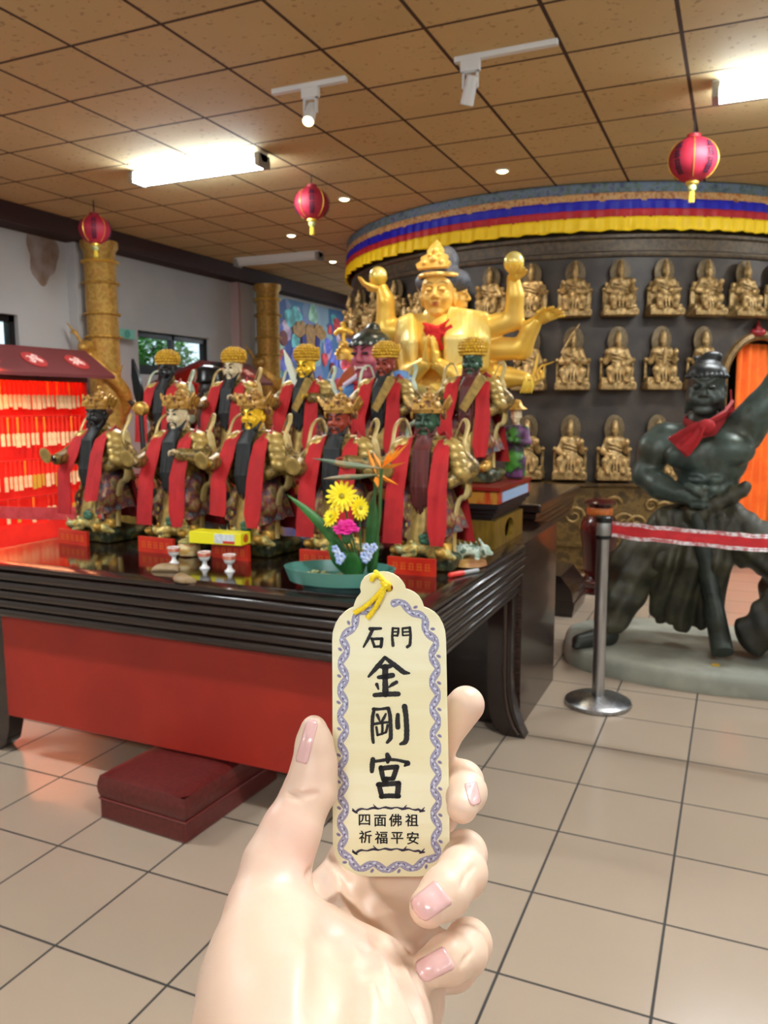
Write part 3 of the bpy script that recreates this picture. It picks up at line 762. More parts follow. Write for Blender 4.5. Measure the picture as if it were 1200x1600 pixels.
# ================================================================== KIOSKS OF HANGING AMULETS
red_back = mat('kiosk_red', (.93, .16, .09), .6, c2=(.86, .10, .06), scale=4)
roof_m = mat('kiosk_roof', (.36, .13, .13), .6)
XE, XRDG, XF = -5.42, -5.78, -5.62
def kiosk(y0, y1, label, lit_w):
    t = thing('amulet_kiosk', label, 'kiosk', (XF, (y0+y1)/2, 0))
    ze, zr = 1.83, 2.075; zb = 1.80; xb = -6.46
    rf = MB(); a = .045
    prof = [(XE, ze), (XRDG, zr), (xb-.08, zb+.02), (xb-.08, zb-.02), (XRDG, zr-.045), (XE, ze-.03)]
    rf.prism([(p[0], p[1]) for p in prof], y1-y0+.36, frame((0, y1+.18, 0), (1, 0, 0), (0, 0, 1), (0, -1, 0)))
    obj('roof', rf, roof_m, t, smooth=False)
    n = Vector((zr-ze, 0, XRDG-XE)); n = Vector((-(ze-zr), 0, XE-XRDG)).normalized(); up = Vector((XRDG-XE, 0, zr-ze)).normalized()
    yy = y1-.13; i = 0
    while yy > y0:
        c = Vector((XE, yy, ze))+up*.20+n*.002
        F = frame(c, (0, 1, 0), up, n)
        em = obj('roof_emblem', MB().prism(disc_poly(.115, 30), .006, F), mat('emblem_red', (.62, .16, .15), .6), t, smooth=False)
        w = MB(); F2 = frame(c+n*.006, (0, 1, 0), up, n)
        w.prism([(-.085, -.04), (-.03, -.06), (.0, -.02), (.06, -.05), (.085, -.01), (.05, .02), (.075, .06), (.03, .085), (.0, .045), (-.045, .055), (-.07, .03), (-.04, .005)], .004, F2)
        obj('horse_mark', w, mat('emblem_white', (.88, .74, .70), .6, c2=(.72, .36, .33), scale=40, lo=.45, hi=.62), em, smooth=False)
        yy -= .49; i += 1
    cb = MB(); cb.bb(xb, XF-.16, y0, y1, .05, zb); obj('back_board', cb, red_back, t, smooth=False)
    for yv in (y0, y1-.03): obj('side_board', MB().bb(xb, XF+.02, yv, yv+.03, 0, 1.84), mat('kiosk_side', (.80, .12, .08), .5), t, smooth=False)
    obj('lower_panel', MB().bb(XF-.155, XF-.03, y0+.03, y1-.03, 0, .52), red_back, t, smooth=False)
    for z in RZ: obj('hanging_rail', MB().cyl((XF-.02, y0+.02, z), (XF-.02, y1-.02, z), .008), mat('rail_red', (.75, .10, .06), .4), t)
    obj('fascia', MB().bb(XF+.01, XF+.03, y0, y1, 1.765, 1.84), roof_m, t, smooth=False)
    ls = MB().bb(XF-.10, XF-.07, y0+.06, y1-.06, 1.79, 1.80)
    obj('lamp_strip', ls, mat('strip_orange', (1, .4, .1), .5, emit=((1, .42, .14), 12.)), t, smooth=False)
    lamp('AREA', 'kiosk_glow', (XF+.0, (y0+y1)/2, 1.80), lit_w, (1, .27, .10), .05, y1-y0-.2, direction=(-.35, 0, -1))
    lamp('AREA', 'kiosk_front_glow', (XF+.02, (y0+y1)/2, 1.79), lit_w*.45, (1, .30, .12), .05, y1-y0-.2, direction=(.55, 0, -1))
RZ = [1.775, 1.46, 1.085, .76]
kiosk(3.55, 5.80, 'red lit kiosk with maroon roof and rows of hanging amulets at the left edge', 22)
kiosk(7.95, 8.62, 'second maroon roofed kiosk under the window, half hidden by the statues', 26)
# amulets on the nearer kiosk
wood_p = mat('amulet_wood', (.90, .80, .62), .6, c2=(.84, .72, .52), scale=30)
gold_p = mat('amulet_gold', (.86, .70, .26), .45, .3)
cord_r = mat('amulet_cord_red', (.86, .20, .08), .7); cord_o = mat('amulet_cord_orange', (.96, .55, .12), .7)
def amulet_mesh(w, h):
    m = MB(); pts = [(-w/2, -h), (w/2, -h), (w/2, -.25*w), (w*.32, -.04*w), (w*.2, .04*w), (-w*.2, .04*w), (-w*.32, -.04*w), (-w/2, -.25*w)]
    m.prism(pts, .006, frame((-.003, 0, 0), (0, 1, 0), (0, 0, 1), (1, 0, 0))); me = m.mesh('wooden_tag'); me.materials.append(wood_p); return me
AM = [amulet_mesh(.038, .125), amulet_mesh(.034, .105), amulet_mesh(.044, .118)]
def cord_mesh(L):
    m = MB(); m.tube([(0, -.004, 0), (0, -.006, -L*.5), (0, -.001, -L)], .004, 6); m.tube([(0, .004, 0), (0, .007, -L*.5), (0, .001, -L)], .004, 6); m.ell((0, 0, -.01), .011, n=8, m=6)
    me = m.mesh('cord'); smooth_mesh(me); me.materials.append(cord_r); return me
CM = {0: cord_mesh(.125), 1: cord_mesh(.14), 2: cord_mesh(.13), 3: cord_mesh(.10)}
rnd = random.Random(11)
ROWN = ['top', 'second', 'third', 'bottom']
def amulet(row, i, y, v, gold, cord, yaw):
    nm = 'hanging_amulet'
    col = 'gold' if gold else 'pale wooden'
    lb = '%s amulet on %s cord, %s from right in the %s row of the kiosk' % (col, 'orange' if cord else 'red', ORD[i] if i < len(ORD) else '%dth' % (i+1), ROWN[row])
    t = thing(nm, lb, 'amulet', (XF-.02, y, RZ[row]-.004), yaw, 'amulets hanging in the kiosk')
    a = bpy.data.objects.new('cord', CM[row]); COL.objects.link(a); a.parent = t
    b = bpy.data.objects.new('wooden_tag', AM[v]); COL.objects.link(b); b.parent = t; b.location = (0, 0, -{0: .125, 1: .14, 2: .13, 3: .10}[row])
    for o, m_ in ((a, cord_o if cord else None), (b, gold_p if gold else None)):
        if m_: o.material_slots[0].link = 'OBJECT'; o.material_slots[0].material = m_
for row in range(3):
    y = 5.72; i = 0
    while y > 4.55:
        amulet(row, i, y, rnd.randrange(3), row == 2 and i in (6, 9, 10, 11), rnd.random() < (.12, .45, .15)[row], rnd.uniform(-.25, .25))
        i += 1; y -= .0505+rnd.uniform(-.004, .006)+(.035 if rnd.random() < .10 else 0)
for i, y in enumerate((5.68, 5.60, 5.52, 5.36, 5.30, 5.13, 4.97, 4.86)):
    amulet(3, i, y, rnd.randrange(3), i in (1, 2, 6), i in (2, 5), 0)

# ================================================================== STANCHIONS, VASE, CUSHION
steel = mat('brushed_steel', (.62, .62, .62), .28, 1.0, c2=(.72, .72, .72), scale=60, stretch=(1, 1, .05))
def stanchion(x, y, label, top=.985):
    t = thing('stanchion', label, 'barrier post', (x, y, 0))
    obj('base', MB().lathe([(.165, 0), (.17, .008), (.168, .022), (.15, .032), (.06, .042), (.035, .05)], n=48), steel, t, wp=False)
    obj('post', MB().lathe([(.032, .045), (.032, top-.06)], n=28), steel, t, wp=False)
    h = obj('belt_head', MB().lathe([(.036, top-.115), (.041, top-.112), (.041, top-.10), (.034, top-.098), (.034, top-.03), (.041, top-.028), (.041, top-.004), (.036, top)], n=28), mat('post_black', (.04, .04, .045), .35), t, wp=False)
    obj('cassette_collar', MB().lathe([(.0355, top-.096), (.0365, top-.094), (.0365, top-.034), (.0355, top-.032)], n=28), mat('collar_grey', (.60, .60, .58), .35, .6), h, wp=False)
    return t
def belt(a, b, label, m1, edge, z=.92, w=.062, sag=.02, wrap=True):
    a = Vector((a[0], a[1], z)); b = Vector((b[0], b[1], z)); n = 40
    pts = [a.lerp(b, i/n)-Vector((0, 0, sag*4*(i/n)*(1-i/n))) for i in range(n+1)]
    t = thing('barrier_belt', label, 'barrier belt', a.lerp(b, .5))
    obj('webbing', MB().ribbon(pts, (0, 0, 1), w, .003, .001), m1, t)
    if edge:
        e = MB(); rn = random.Random(2)
        for dz in (-.5, .5):
            e.ribbon([p+Vector((0, 0, dz*w*1.0+(rn.uniform(-.004, .004)))) for p in pts], (0, 0, 1), .018, .006, .002, 3)
        obj('plastic_wrap', e, edge, t)
stanchion(-.594, 4.084, 'chrome belt stanchion in front of the green warrior statue')
stanchion(1.45, 3.95, 'chrome belt stanchion beyond the right edge of the photo')
plastic = mat('clear_wrap', (.86, .84, .84), .2, c2=(.70, .42, .42), scale=45, spec=.8, lo=.35, hi=.6)
belt((-.552, 4.081), (1.408, 3.953), 'red barrier belt in clear wrap running right from the chrome post', mat('belt_red', (.76, .13, .16), .45, c2=(.68, .09, .12), scale=18), plastic)
A_ = atz(-90, 792, .93); B_ = atz(168, 799, .93)
stanchion(B_.x, B_.y, 'belt stanchion behind the leftmost black faced statue')
stanchion(A_.x, A_.y, 'belt stanchion beyond the left edge of the photo')
d_ = (B_-A_).normalized()*.043
belt(A_+d_, B_-d_, 'pinkish barrier belt in front of the red amulet kiosk', mat('belt_pink', (.80, .26, .28), .4, c2=(.72, .18, .2), scale=20), None, z=.925, w=.075)
vz = thing('lidded_vase', 'tall dark red lacquered vase with a round lid behind the chrome post', 'vase', (-1.0, 6.64, 0)); vz.scale = (1, 1, .85)
vr = mat('vase_maroon', (.20, .045, .045), .25, c2=(.25, .06, .05), scale=3, coat=.2)
obj('stand', MB().lathe([(.12, 0), (.135, .02), (.125, .06), (.15, .09), (.15, .12), (.11, .15), (.10, .18), (.14, .21)], n=36), vr, vz, wp=False)
obj('body', MB().lathe([(.11, .20), (.115, .25), (.135, .45), (.155, .60), (.15, .68), (.12, .745), (.10, .765)], n=40), vr, vz, wp=False)
obj('neck_band', MB().lathe([(.10, .762), (.105, .77), (.105, .83), (.10, .838)], n=36), mat('band_orange', (.72, .40, .14), .4, c2=(.62, .30, .1), scale=14), vz, wp=False)
obj('lid', MB().lathe([(.085, .835), (.085, .86), (.125, .868), (.13, .885), (.11, .91), (.06, .925), (.0, .93)], n=36), vr, vz, wp=False)

ks = thing('kneeling_cushion', 'low dark red leather kneeling cushion under the altar table front', 'cushion', (-1.905, 2.43, 0), R_(-3.5))
lea = mat('maroon_leather', (.37, .125, .11), .33, c2=(.32, .10, .09), scale=60, bump=.08)
def pad(x0, x1, y0, y1, z0, z1, puff):
    n = 18; top = []
    for i in range(n+1):
        u = i/n; row = []
        for j in range(n+1):
            v = j/n; b = (1-(2*u-1)**6)*(1-(2*v-1)**6)
            row.append(Vector((x0+(x1-x0)*u, y0+(y1-y0)*v, z1-puff+puff*b)))
        top.append(row)
    m = MB().sheet(top); per = [top[i][0] for i in range(n+1)]+[top[n][j] for j in range(1, n+1)]+[top[i][n] for i in range(n-1, -1, -1)]+[top[0][j] for j in range(n-1, 0, -1)]
    rs = []
    for k in range(5):
        e = .008*math.sin(PI*k/4); rs.append([Vector((p.x+(e if p.x > (x0+x1)/2 else -e), p.y+(e if p.y > (y0+y1)/2 else -e), z0+(p.z-z0)*k/4)) for p in per])
    m.rings(rs, True, True); return m
obj('pad', pad(-.205, .205, -.28, .28, .082, .188, .020), lea, ks, wp=False, ang=50)
obj('base', MB().bb(-.208, .208, -.283, .283, 0, .079), lea, ks, wp=False, smooth=False, bevel=.008)
sm = MB(); z = .0805
sm.tube([(-.209, -.284, z), (.209, -.284, z), (.209, .284, z), (-.209, .284, z), (-.209, -.284, z)], .0028, 6); obj('seam', sm, mat('seam_leather', (.46, .18, .16), .5), ks, wp=False)

# ================================================================== ALTAR TABLES
TX0, TX1, TY0, TY1, TZ = -3.07, -.875, 2.315, 3.60, .90
at_ = thing('altar_table', 'large dark wood altar table with ridged edge and red front panel', 'table', ((TX0+TX1)/2, 3.0, 0))
obj('table_top', MB().bb(TX0+.06, TX1-.06, TY0+.06, 4.36, TZ-.03, TZ-.0), mat('lacquer_top', (.10, .055, .04), .10, c2=(.14, .07, .045), scale=5, stretch=(8, 1, 1), coat=.6), at_, smooth=False)
def moulding(prof):
    # profile (out, z) swept round left, front and right sides
    path = [Vector((TX0, TY1, 0)), Vector((TX0, TY0, 0)), Vector((TX1, TY0, 0)), Vector((TX1, TY1, 0))]
    out = [Vector((-1, 0, 0)), Vector((-1, -1, 0)), Vector((1, -1, 0)), Vector((1, 0, 0))]
    return MB().rings([[p+o*q[0]+Vector((0, 0, q[1])) for q in prof] for p, o in zip(path, out)])
prof = [(-.10, TZ-.0015), (-.01, TZ-.0005), (.004, TZ-.006), (.006, TZ-.02), (-.002, TZ-.028)]
z = TZ-.03; o = -.008
for k in range(5):
    for q in range(7):
        a = PI*q/6; prof.append((o+.014*math.sin(a)-k*.006, z-.020*(1-math.cos(a))))
    z -= .041
prof += [(-.06, z), (-.10, z)]
obj('ridged_apron', moulding(prof), DKWOOD, at_, ang=60)
obj('front_panel', MB().bb(TX0+.205, TX1-.12, TY0+.085, TY0+.11, .20, TZ-.20), mat('panel_red', (.60, .125, .05), .5, c2=(.55, .10, .04), scale=2.5), at_, smooth=False)
for sx, X in ((-1, TX0+.06), (1, TX1-.06)):
    lg = []
    # outward curling scroll leg, drawn in x-z and extruded along y
    outer = [(.03, TZ-.18), (.03, .30), (.035, .20), (.05, .12), (.075, .05), (.10, .0)]
    inner = [(.0, .0), (-.05, .04), (-.075, .12), (-.085, .25), (-.085, TZ-.18)]
    poly = [(X+sx*p[0], p[1]) for p in outer+inner]
    m = MB().prism(poly, .08, frame((0, TY1-.02, 0), (1, 0, 0), (0, 0, 1), (0, -1, 0)))
    L = obj('leg', m, DKWOOD, at_, ang=35)
    tr = MB().tube([(X+sx*(p[0]-.03), TY1-.108, p[1]) for p in ((.03, .72), (.03, .3), (.035, .2), (.05, .12), (.075, .055), (.10, .02))], .008, 6)
    obj('leg_bead', tr, mat('bead_wood', (.22, .15, .11), .3), L)
    m2 = MB().prism([(X+sx*(p[0]-.02), p[1]) for p in outer+inner], .08, frame((0, 2.52, 0), (1, 0, 0), (0, 0, 1), (0, -1, 0)))
    obj('leg', m2, DKWOOD, at_, ang=35)
    obj('side_panel', MB().bb(min(X, X+sx*.05), max(X, X+sx*.05), TY1, 4.36, 0, TZ), mat('panel_wood', (.17, .11, .09), .25, c2=(.22, .145, .115), scale=10, stretch=(1, 1, 7), coat=.3), at_, smooth=False)
obj('back_panel', MB().bb(TX0+.1, TX1-.08, TY1+.02, TY1+.05, 0, TZ-.04), DKWOOD, at_, smooth=False)
rt = thing('rear_altar_table', 'tall dark wood altar table behind, carrying the golden statue', 'table', (-2.5, 5.1, 0))
RZT = .98
obj('table_top', MB().bb(-4.2, -1.0, 4.46, 5.72, RZT-.05, RZT), DKWOOD, rt, smooth=False, bevel=.008)
ap = MB()
for k in range(4): ap.bb(-4.17+.01*k, -1.03-.01*k, 4.48, 5.70, RZT-.05-.04*(k+1), RZT-.05-.04*k-.006)
obj('apron', ap, DKWOOD, rt, smooth=False, bevel=.006)
for x in (-4.0, -1.42):
    for y in (4.62, 5.55):
        s = 1 if x > -2 else -1
        m = MB().prism([(x-.05, 0), (x+.05+s*.06, 0), (x+.06+s*.05, .1), (x+.05, .22), (x+.05, .8), (x-.05, .8), (x-.05, .2)] if s > 0 else [(x-.11, 0), (x+.05, 0), (x+.05, .8), (x-.05, .8), (x-.05, .22), (x-.11, .1)], .09, frame((0, y+.045, 0), (1, 0, 0), (0, 0, 1), (0, -1, 0)))
        obj('leg', m, DKWOOD, rt, smooth=False)
ft = thing('table_foot_block', 'dark curved wooden foot on the floor behind the altar table side', 'foot block', (-1.1, 5.78, 0))
m = MB().prism([(-.2, 0), (.06, 0), (.075, .08), (.05, .2), (-.03, .3), (-.2, .33)], .5, frame((0, .46, 0), (1, 0, 0), (0, 0, 1), (0, -1, 0)))
obj('block', m, DKWOOD, ft, wp=False); obj('edge_line', MB().bb(-.2, .078, -.045, .465, .095, .105), mat('bead_wood', (.22, .15, .11), .3), ft, wp=False, smooth=False)

# low platform carrying the rear row of statues
pf = thing('statue_platform', 'low red and gold lacquered platform on golden legs under the back row of statues', 'platform', (-2.0, 3.7, TZ))
PX0, PX1, PYF, PYB, PZ = -3.2, -.95, 3.40, 3.98, 1.18
obj('platform_top', MB().bb(PX0-.01, PX1+.01, PYF-.01, PYB, PZ-.015, PZ), mat('platform_red', (.45, .10, .07), .3), pf, smooth=False)
obj('rim_board', MB().bb(PX0, PX1, PYF, PYB, PZ-.075, PZ-.02), mat('rim_orange', (.62, .20, .08), .4, c2=(.66, .46, .16), scale=3, stretch=(6, 1, 1), lo=.52, hi=.58), pf, smooth=False)
obj('blue_end_panel', MB().bb(PX1, PX1+.006, PYF+.06, PYB-.06, PZ-.07, PZ-.025), mat('panel_paleblue', (.55, .64, .76), .5), pf, smooth=False)
cv = MB()
for k in range(4): cv.bb(PX0+.015*k, PX1-.015*k, PYF+.015*k, PYB-.015*k, PZ-.078-.02*(k+1), PZ-.078-.02*k)
obj('cove', cv, BLACK, pf, smooth=False)
lg_m = mat('platform_gold', (.55, .43, .14), .4, .4, c2=(.46, .36, .12), scale=8, stretch=(6, 6, 1))
for x in (PX0+.02, PX1-.20):
    m = MB(); y0, y1 = PYF+.02, PYB-.06; z1 = PZ-.155
    m.bb(x, x+.18, y0, y0+.03, TZ, z1); m.bb(x, x+.18, y1-.03, y1, TZ, z1)
    # side with an oval opening
    hole = [((y0+y1)/2+.08*math.cos(t), (TZ+z1)/2+.05*math.sin(t)) for t in (2*PI*i/24 for i in range(24))]
    for xs in (x, x+.155):
        rect = []
        for i in range(24):
            t = 2*PI*i/24; c, s = math.cos(t), math.sin(t); k = 1/max(abs(c)/((y1-y0)/2), abs(s)/((z1-TZ)/2)); rect.append(((y0+y1)/2+c*k, (TZ+z1)/2+s*k))
        vs = []
        for X in (xs, xs+.025): vs += [(X, p[0], p[1]) for p in rect]+[(X, p[0], p[1]) for p in hole]
        fs = []
        for i in range(24):
            j = (i+1) % 24
            fs += [(i, j, 24+j, 24+i), (48+i, 72+i, 72+j, 48+j), (24+i, 24+j, 72+j, 72+i), (i, 48+i, 48+j, j)]
        m.add(vs, fs)
    obj('leg', m, lg_m, pf, smooth=False)

# ================================================================== DEITY STATUES
CACHE = {}
def part(key, fn, name, m, parent, h=None):
    if key not in CACHE:
        g = fn(); me = g.mesh(name, h) if isinstance(g, SDF) else g.mesh(name)
        if isinstance(g, MB): smooth_mesh(me, 45)
        me.materials.append(m); CACHE[key] = me
    o = bpy.data.objects.new(name, CACHE[key]); COL.objects.link(o); o.parent = parent
    if CACHE[key].materials[0] is not m:
        o.material_slots[0].link = 'OBJECT'; o.material_slots[0].material = m
    return o
armor = mat('statue_armour', (.50, .40, .20), .4, .4, c2=((.66, .54, .28), (.30, .24, .14), (.60, .48, .24), (.24, .32, .28)), scale=28, lo=.3, hi=.72, bump=.25)
robe_m = mat('statue_robe', (.34, .27, .16), .5, .2, c2=((.52, .42, .22), (.45, .14, .12), (.20, .26, .30), (.58, .48, .27)), scale=20, lo=.32, hi=.7)
guard_m = mat('shoulder_gold', (.60, .50, .27), .38, .4, c2=(.74, .62, .34), scale=26, bump=.15)
scarf_m = mat('scarf_gold', (.66, .54, .28), .45, .25, c2=((.76, .68, .46), (.42, .50, .42)), scale=9, lo=.4, hi=.75)
scarf_g = mat('scarf_green', (.56, .66, .56), .5, c2=(.78, .80, .70), scale=12)
rock_m = mat('statue_rock', (.22, .20, .10), .55, .15, c2=((.40, .36, .16), (.12, .14, .08), (.30, .34, .22)), scale=14, lo=.35, hi=.68)
dragon_m = mat('dragon_gold', (.66, .55, .28), .42, .3, c2=((.84, .74, .42), (.50, .56, .40), (.80, .66, .46)), scale=26, lo=.38, hi=.66, bump=.15)
dragon_g = mat('dragon_green', (.12, .28, .22), .5, c2=(.2, .38, .28), scale=30)
sign_m = mat('sign_red', (.78, .17, .07), .4, c2=(.72, .12, .05), scale=9)
signink = mat('sign_ink', (.86, .42, .14), .45, .2)
crown_m = mat('crown_yellow', (.84, .66, .15), .45, .2, c2=(.72, .54, .10), scale=60)
helm_m = mat('helmet_gold', (.62, .46, .20), .4, .4, c2=((.78, .60, .28), (.40, .24, .14)), scale=30, bump=.2)
purple = mat('purple_trim', (.36, .22, .40), .6); teal = mat('teal_trim', (.10, .36, .40), .5)
beard_b = mat('beard_black', (.035, .045, .05), .55, c2=(.07, .085, .09), scale=40, stretch=(1, 1, .1))
beard_r = mat('beard_brown', (.36, .10, .08), .5, c2=(.28, .07, .06), scale=40, stretch=(1, 1, .1))
FACE = {'black': mat('face_black', (.06, .06, .065), .4), 'white': mat('face_white', (.86, .80, .66), .4, c2=(.80, .72, .55), scale=20), 'gold': mat('face_gold', (.95, .76, .16), .28, .35),
        'red': mat('face_red', (.52, .17, .10), .38, c2=(.60, .24, .14), scale=16), 'green': mat('face_green', (.12, .24, .16), .35, c2=(.16, .30, .20), scale=20)}
cape_m = mat('cape_red', (.66, .10, .12), .75, c2=(.56, .06, .09), scale=7)

def s_legs():
    S = SDF(.012)
    for sx in (-1, 1):
        S.chain([(sx*.05, 0, .30), (sx*.085, -.055, .20), (sx*.088, -.045, .115)], [.055, .043, .034]); S.ell((sx*.088, -.06, .20), (.05, .035, .03))
    return S
def s_boot(sx):
    def f():
        S = SDF(.008); S.cone((sx*.088, -.045, .135), (sx*.09, -.05, .085), .036, .027); S.cone((sx*.09, -.055, .08), (sx*.094, -.125, .076), .028, .021); S.ell((sx*.095, -.14, .085), (.02, .02, .018))
        return S
    return f
def s_torso():
    S = SDF(.015)
    S.ell((0, 0, .33), (.085, .07, .06)); S.ell((0, .0, .43), (.095, .07, .10)); S.ell((0, -.02, .375), (.082, .068, .05)); S.cone((-.075, .005, .495), (.075, .005, .495), .043, .043); S.cone((0, .005, .5), (0, .0, .55), .04, .035)
    S.ell((0, -.075, .40), (.045, .02, .035)); 
    for sx in (-1, 1): S.ell((sx*.042, -.06, .46), (.04, .022, .035))
    return S
def s_skirt():
    m = MB(); rows = []
    for i in range(9):
        v = i/8; row = []
        for j in range(41):
            a = -PI*.5+(-1+2*j/40)*PI*.82; r = .088+.06*v+.012*v*math.sin(j*1.55); z = .335-.19*v+.02*math.cos(a*2)*v
            row.append(Vector((r*1.05*math.cos(a), r*.95*math.sin(a)+.015, z)))
        rows.append(row)
    m.sheet(rows); inner = [[Vector((p.x*.95, p.y*.95, p.z)) for p in r] for r in rows]; m.sheet([r[::-1] for r in inner])
    return m
def s_sleeves(pose):
    def f():
        S = SDF(.012)
        S.chain([(-.10, 0, .485), (-.155, -.07, .405), (-.118, -.175, .395)], [.045, .042, .027])
        if pose == 'hip': S.chain([(.10, 0, .485), (.17, .0, .41), (.115, -.075, .36)], [.045, .042, .03])
        else: S.chain([(.10, 0, .485), (.155, -.04, .41), (.085, -.115, .43)], [.045, .042, .03])
        for sx in (-1, 1):
            S.cone((sx*.15, -.02, .40), (sx*.165, .03, .30), .035, .012)
        return S
    return f
def s_guard(sx):
    def f():
        m = MB()
        for k in range(4):
            c = Vector((sx*(.112+.013*k), -.012-.008*k, .492-.032*k)); m.ell(c, (.052-.003*k, .058, .034), Matrix.Rotation(sx*.55, 4, 'Y'), 18, 10)
        m.ell((sx*.125, -.065, .455), (.018, .016, .02)); return m
    return f
def s_hand(pose, right):
    def f():
        S = SDF(.004)
        if right: hand_sdf(S, (-.116, -.18, .395), (.3, -1, .15), (.3, 0, 1), .075, .5)
        elif pose == 'hip': hand_sdf(S, (.112, -.078, .358), (-.9, -.5, -.1), (0, 1, 0), .07, .8, side=-1)
        else: hand_sdf(S, (.083, -.118, .432), (-.75, -.5, .4), (0, -.4, -1), .07, 1.0, side=-1)
        return S
    return f
def s_head():
    S = SDF(.006); head_sdf(S, (0, -.020, .600), .142, fierce=.5); return S
def s_eyes():
    m = MB()
    for sx in (-1, 1): m.ell((sx*.0192, -.0722, .606), (.0095, .004, .0045), n=10, m=6)
    return m
def s_brows():
    m = MB()
    for sx in (-1, 1): m.tube([(sx*.006, -.0765, .617), (sx*.021, -.073, .625), (sx*.035, -.06, .629)], [.0026, .0036, .0018], 6)
    return m
def s_beard(L):
    def f():
        S = SDF(.005)
        for i in range(9):
            u = (i-4)/4; S.chain([(u*.024, -.058+.016*u*u, .538), (u*.030, -.092, .48), (u*.035+.003*math.sin(i*2), -.112+.004*(i % 2), .48-L*.55), (u*.030, -.110-.005*(i % 2), .48-L*(1-.16*abs(u)))], [.009, .0085, .0075, .003], .003)
        for sx in (-1, 1): S.chain([(sx*.006, -.074, .571), (sx*.022, -.070, .562), (sx*.030, -.074, .53)], [.004, .0045, .002])
        S.chain([(-.044, -.03, .575), (-.034, -.05, .545), (0, -.062, .533), (.034, -.05, .545), (.044, -.03, .575)], [.005, .009, .009, .009, .005])
        return S
    return f
def s_helmet():
    m = MB(); c = Vector((0, -.003, .625)); LIFT = Vector((0, -.006, .024))
    m.ell(c, (.056, .062, .045), n=24, m=14)
    m.lathe([(.055, -.02), (.064, -.016), (.066, -.004), (.060, .002)], (0, -.004, .622), 28)
    m.prism([(-.045, 0), (.045, 0), (.035, .03), (.018, .022), (0, .055), (-.018, .022), (-.035, .03)], .01, frame((0, -.066, .618), (1, 0, 0), (0, .1, 1), (0, -1, .1)))
    m.ell((0, -.075, .638), (.012, .01, .012)); m.ell((0, 0, .672), (.026, .026, .018)); m.cyl((0, 0, .68), (0, 0, .705), .01, .004, 10); m.ell((0, 0, .705), .011)
    for sx in (-1, 1):
        for k in range(3): m.prism([(-.006, 0), (.006, 0), (.012, .05-.008*k), (0, .075-.012*k), (-.012, .05-.008*k)], .008, frame((sx*(.058+.004*k), -.02+.018*k, .615), (0, 1, 0), (sx*.5, 0, .85), (sx*.85, 0, -.5)))
        m.lathe([(.0, 0), (.022, .002), (.022, .012), (.0, .014)], n=16, M=frame((sx*.058, .0, .60), (0, 1, 0), (0, 0, 1), (sx, 0, 0)))
        m.ell((sx*.035, -.055, .652), .011); m.ell((sx*.05, -.03, .66), .009)
    m.v = [v+LIFT for v in m.v]; return m
def s_crown():
    m = MB(); m.ell((0, 0, .632), (.064, .07, .052), n=24, m=14); rn = random.Random(4)
    for r_ in range(6):
        el = -.15+r_*.27; nn = max(6, int(26*math.cos(el)))
        for j in range(nn):
            a = 2*PI*j/nn+r_*.13; m.ell((.066*math.cos(el)*math.cos(a), .072*math.cos(el)*math.sin(a), .632+.056*math.sin(el)), .0095, n=7, m=5)
    m.lathe([(.06, -.012), (.069, -.008), (.069, .002), (.06, .006)], (0, 0, .612), 28)
    for sx in (-1, 1): m.prism([(0, 0), (.02, -.005), (.028, .02), (.02, .045), (.004, .03)], .012, frame((sx*.055, .006, .63), (sx, 0, 0), (0, 0, 1), (0, -sx, 0)))
    m.v = [v+Vector((0, -.008, .034)) for v in m.v]; return m
def s_crowngem():
    m = MB()
    for k in (-1, 0, 1): m.ell((k*.03, -.079+.008*abs(k), .656), (.006, .005, .007), n=10, m=6)
    return m
def s_sash(kind):
    def f():
        m = MB()
        L, Rr = {0: (.42, .42), 1: (.36, .40), 2: (.40, .33)}[kind]
        for sx, dz in ((-1, L), (1, Rr)):
            pts = [(sx*.02, .062, .515), (sx*.06, .03, .532), (sx*.078, -.03, .525), (sx*.082, -.082, .485), (sx*.085, -.112, .42), (sx*(.088+.01*kind), -.150, .33), (sx*.092, -.166, .33-dz*.35), (sx*.094, -.170, .535-dz)]
            w = [.045, .048, .054, .062, .068, .074, .078, .080-.03*(sx > 0)]
            m.ribbon(pts, [(0, .3, 1), (.2*sx, 0, 1), (1, 0, .3), (1, .1, 0), (1, .1, 0), (1, .12, 0), (1, .12, 0), (1, .12, 0)], w, .004, .0035, 6)
        m.tube([(-.07, .03, .525), (-.03, .065, .52), (.03, .065, .52), (.07, .03, .525)], .018, 8)
        return m
    return f
def s_cape():
    m = MB(); rows = []
    for i in range(12):
        v = i/11; row = []
        for j in range(25):
            u = -1+2*j/24; w = .12+.06*v; row.append(Vector((u*w, .075+.04*v-.06*u*u+.008*math.sin(u*14)*v, .52-.42*v+.0*u)))
        rows.append(row)
    back = [[p+Vector((0, .006, 0)) for p in r] for r in rows]
    m.sheet(rows); m.sheet([r[::-1] for r in back]); return m
def s_scarf(sx):
    def f():
        m = MB(); pts = []
        for i in range(40):
            u = i/39; a = u*PI*1.6; pts.append((sx*(.125+.04*math.sin(a)*(1-.3*u)+.03*u), .02-.06*u, .53-.42*u+.035*math.sin(a*2.2)))
        m.tube(pts, [.012+.008*math.sin(PI*i/39) for i in range(40)], 8, flat=.35); 
        pts = [(sx*.09, .05, .52), (sx*.125, .06, .60), (sx*.155, .03, .58), (sx*.155, -.01, .51), (sx*.17, -.02, .45)]
        m.tube(catmull(pts), lerp_list([.006, .010, .010, .009, .003]), 8, flat=.4); return m
    return f
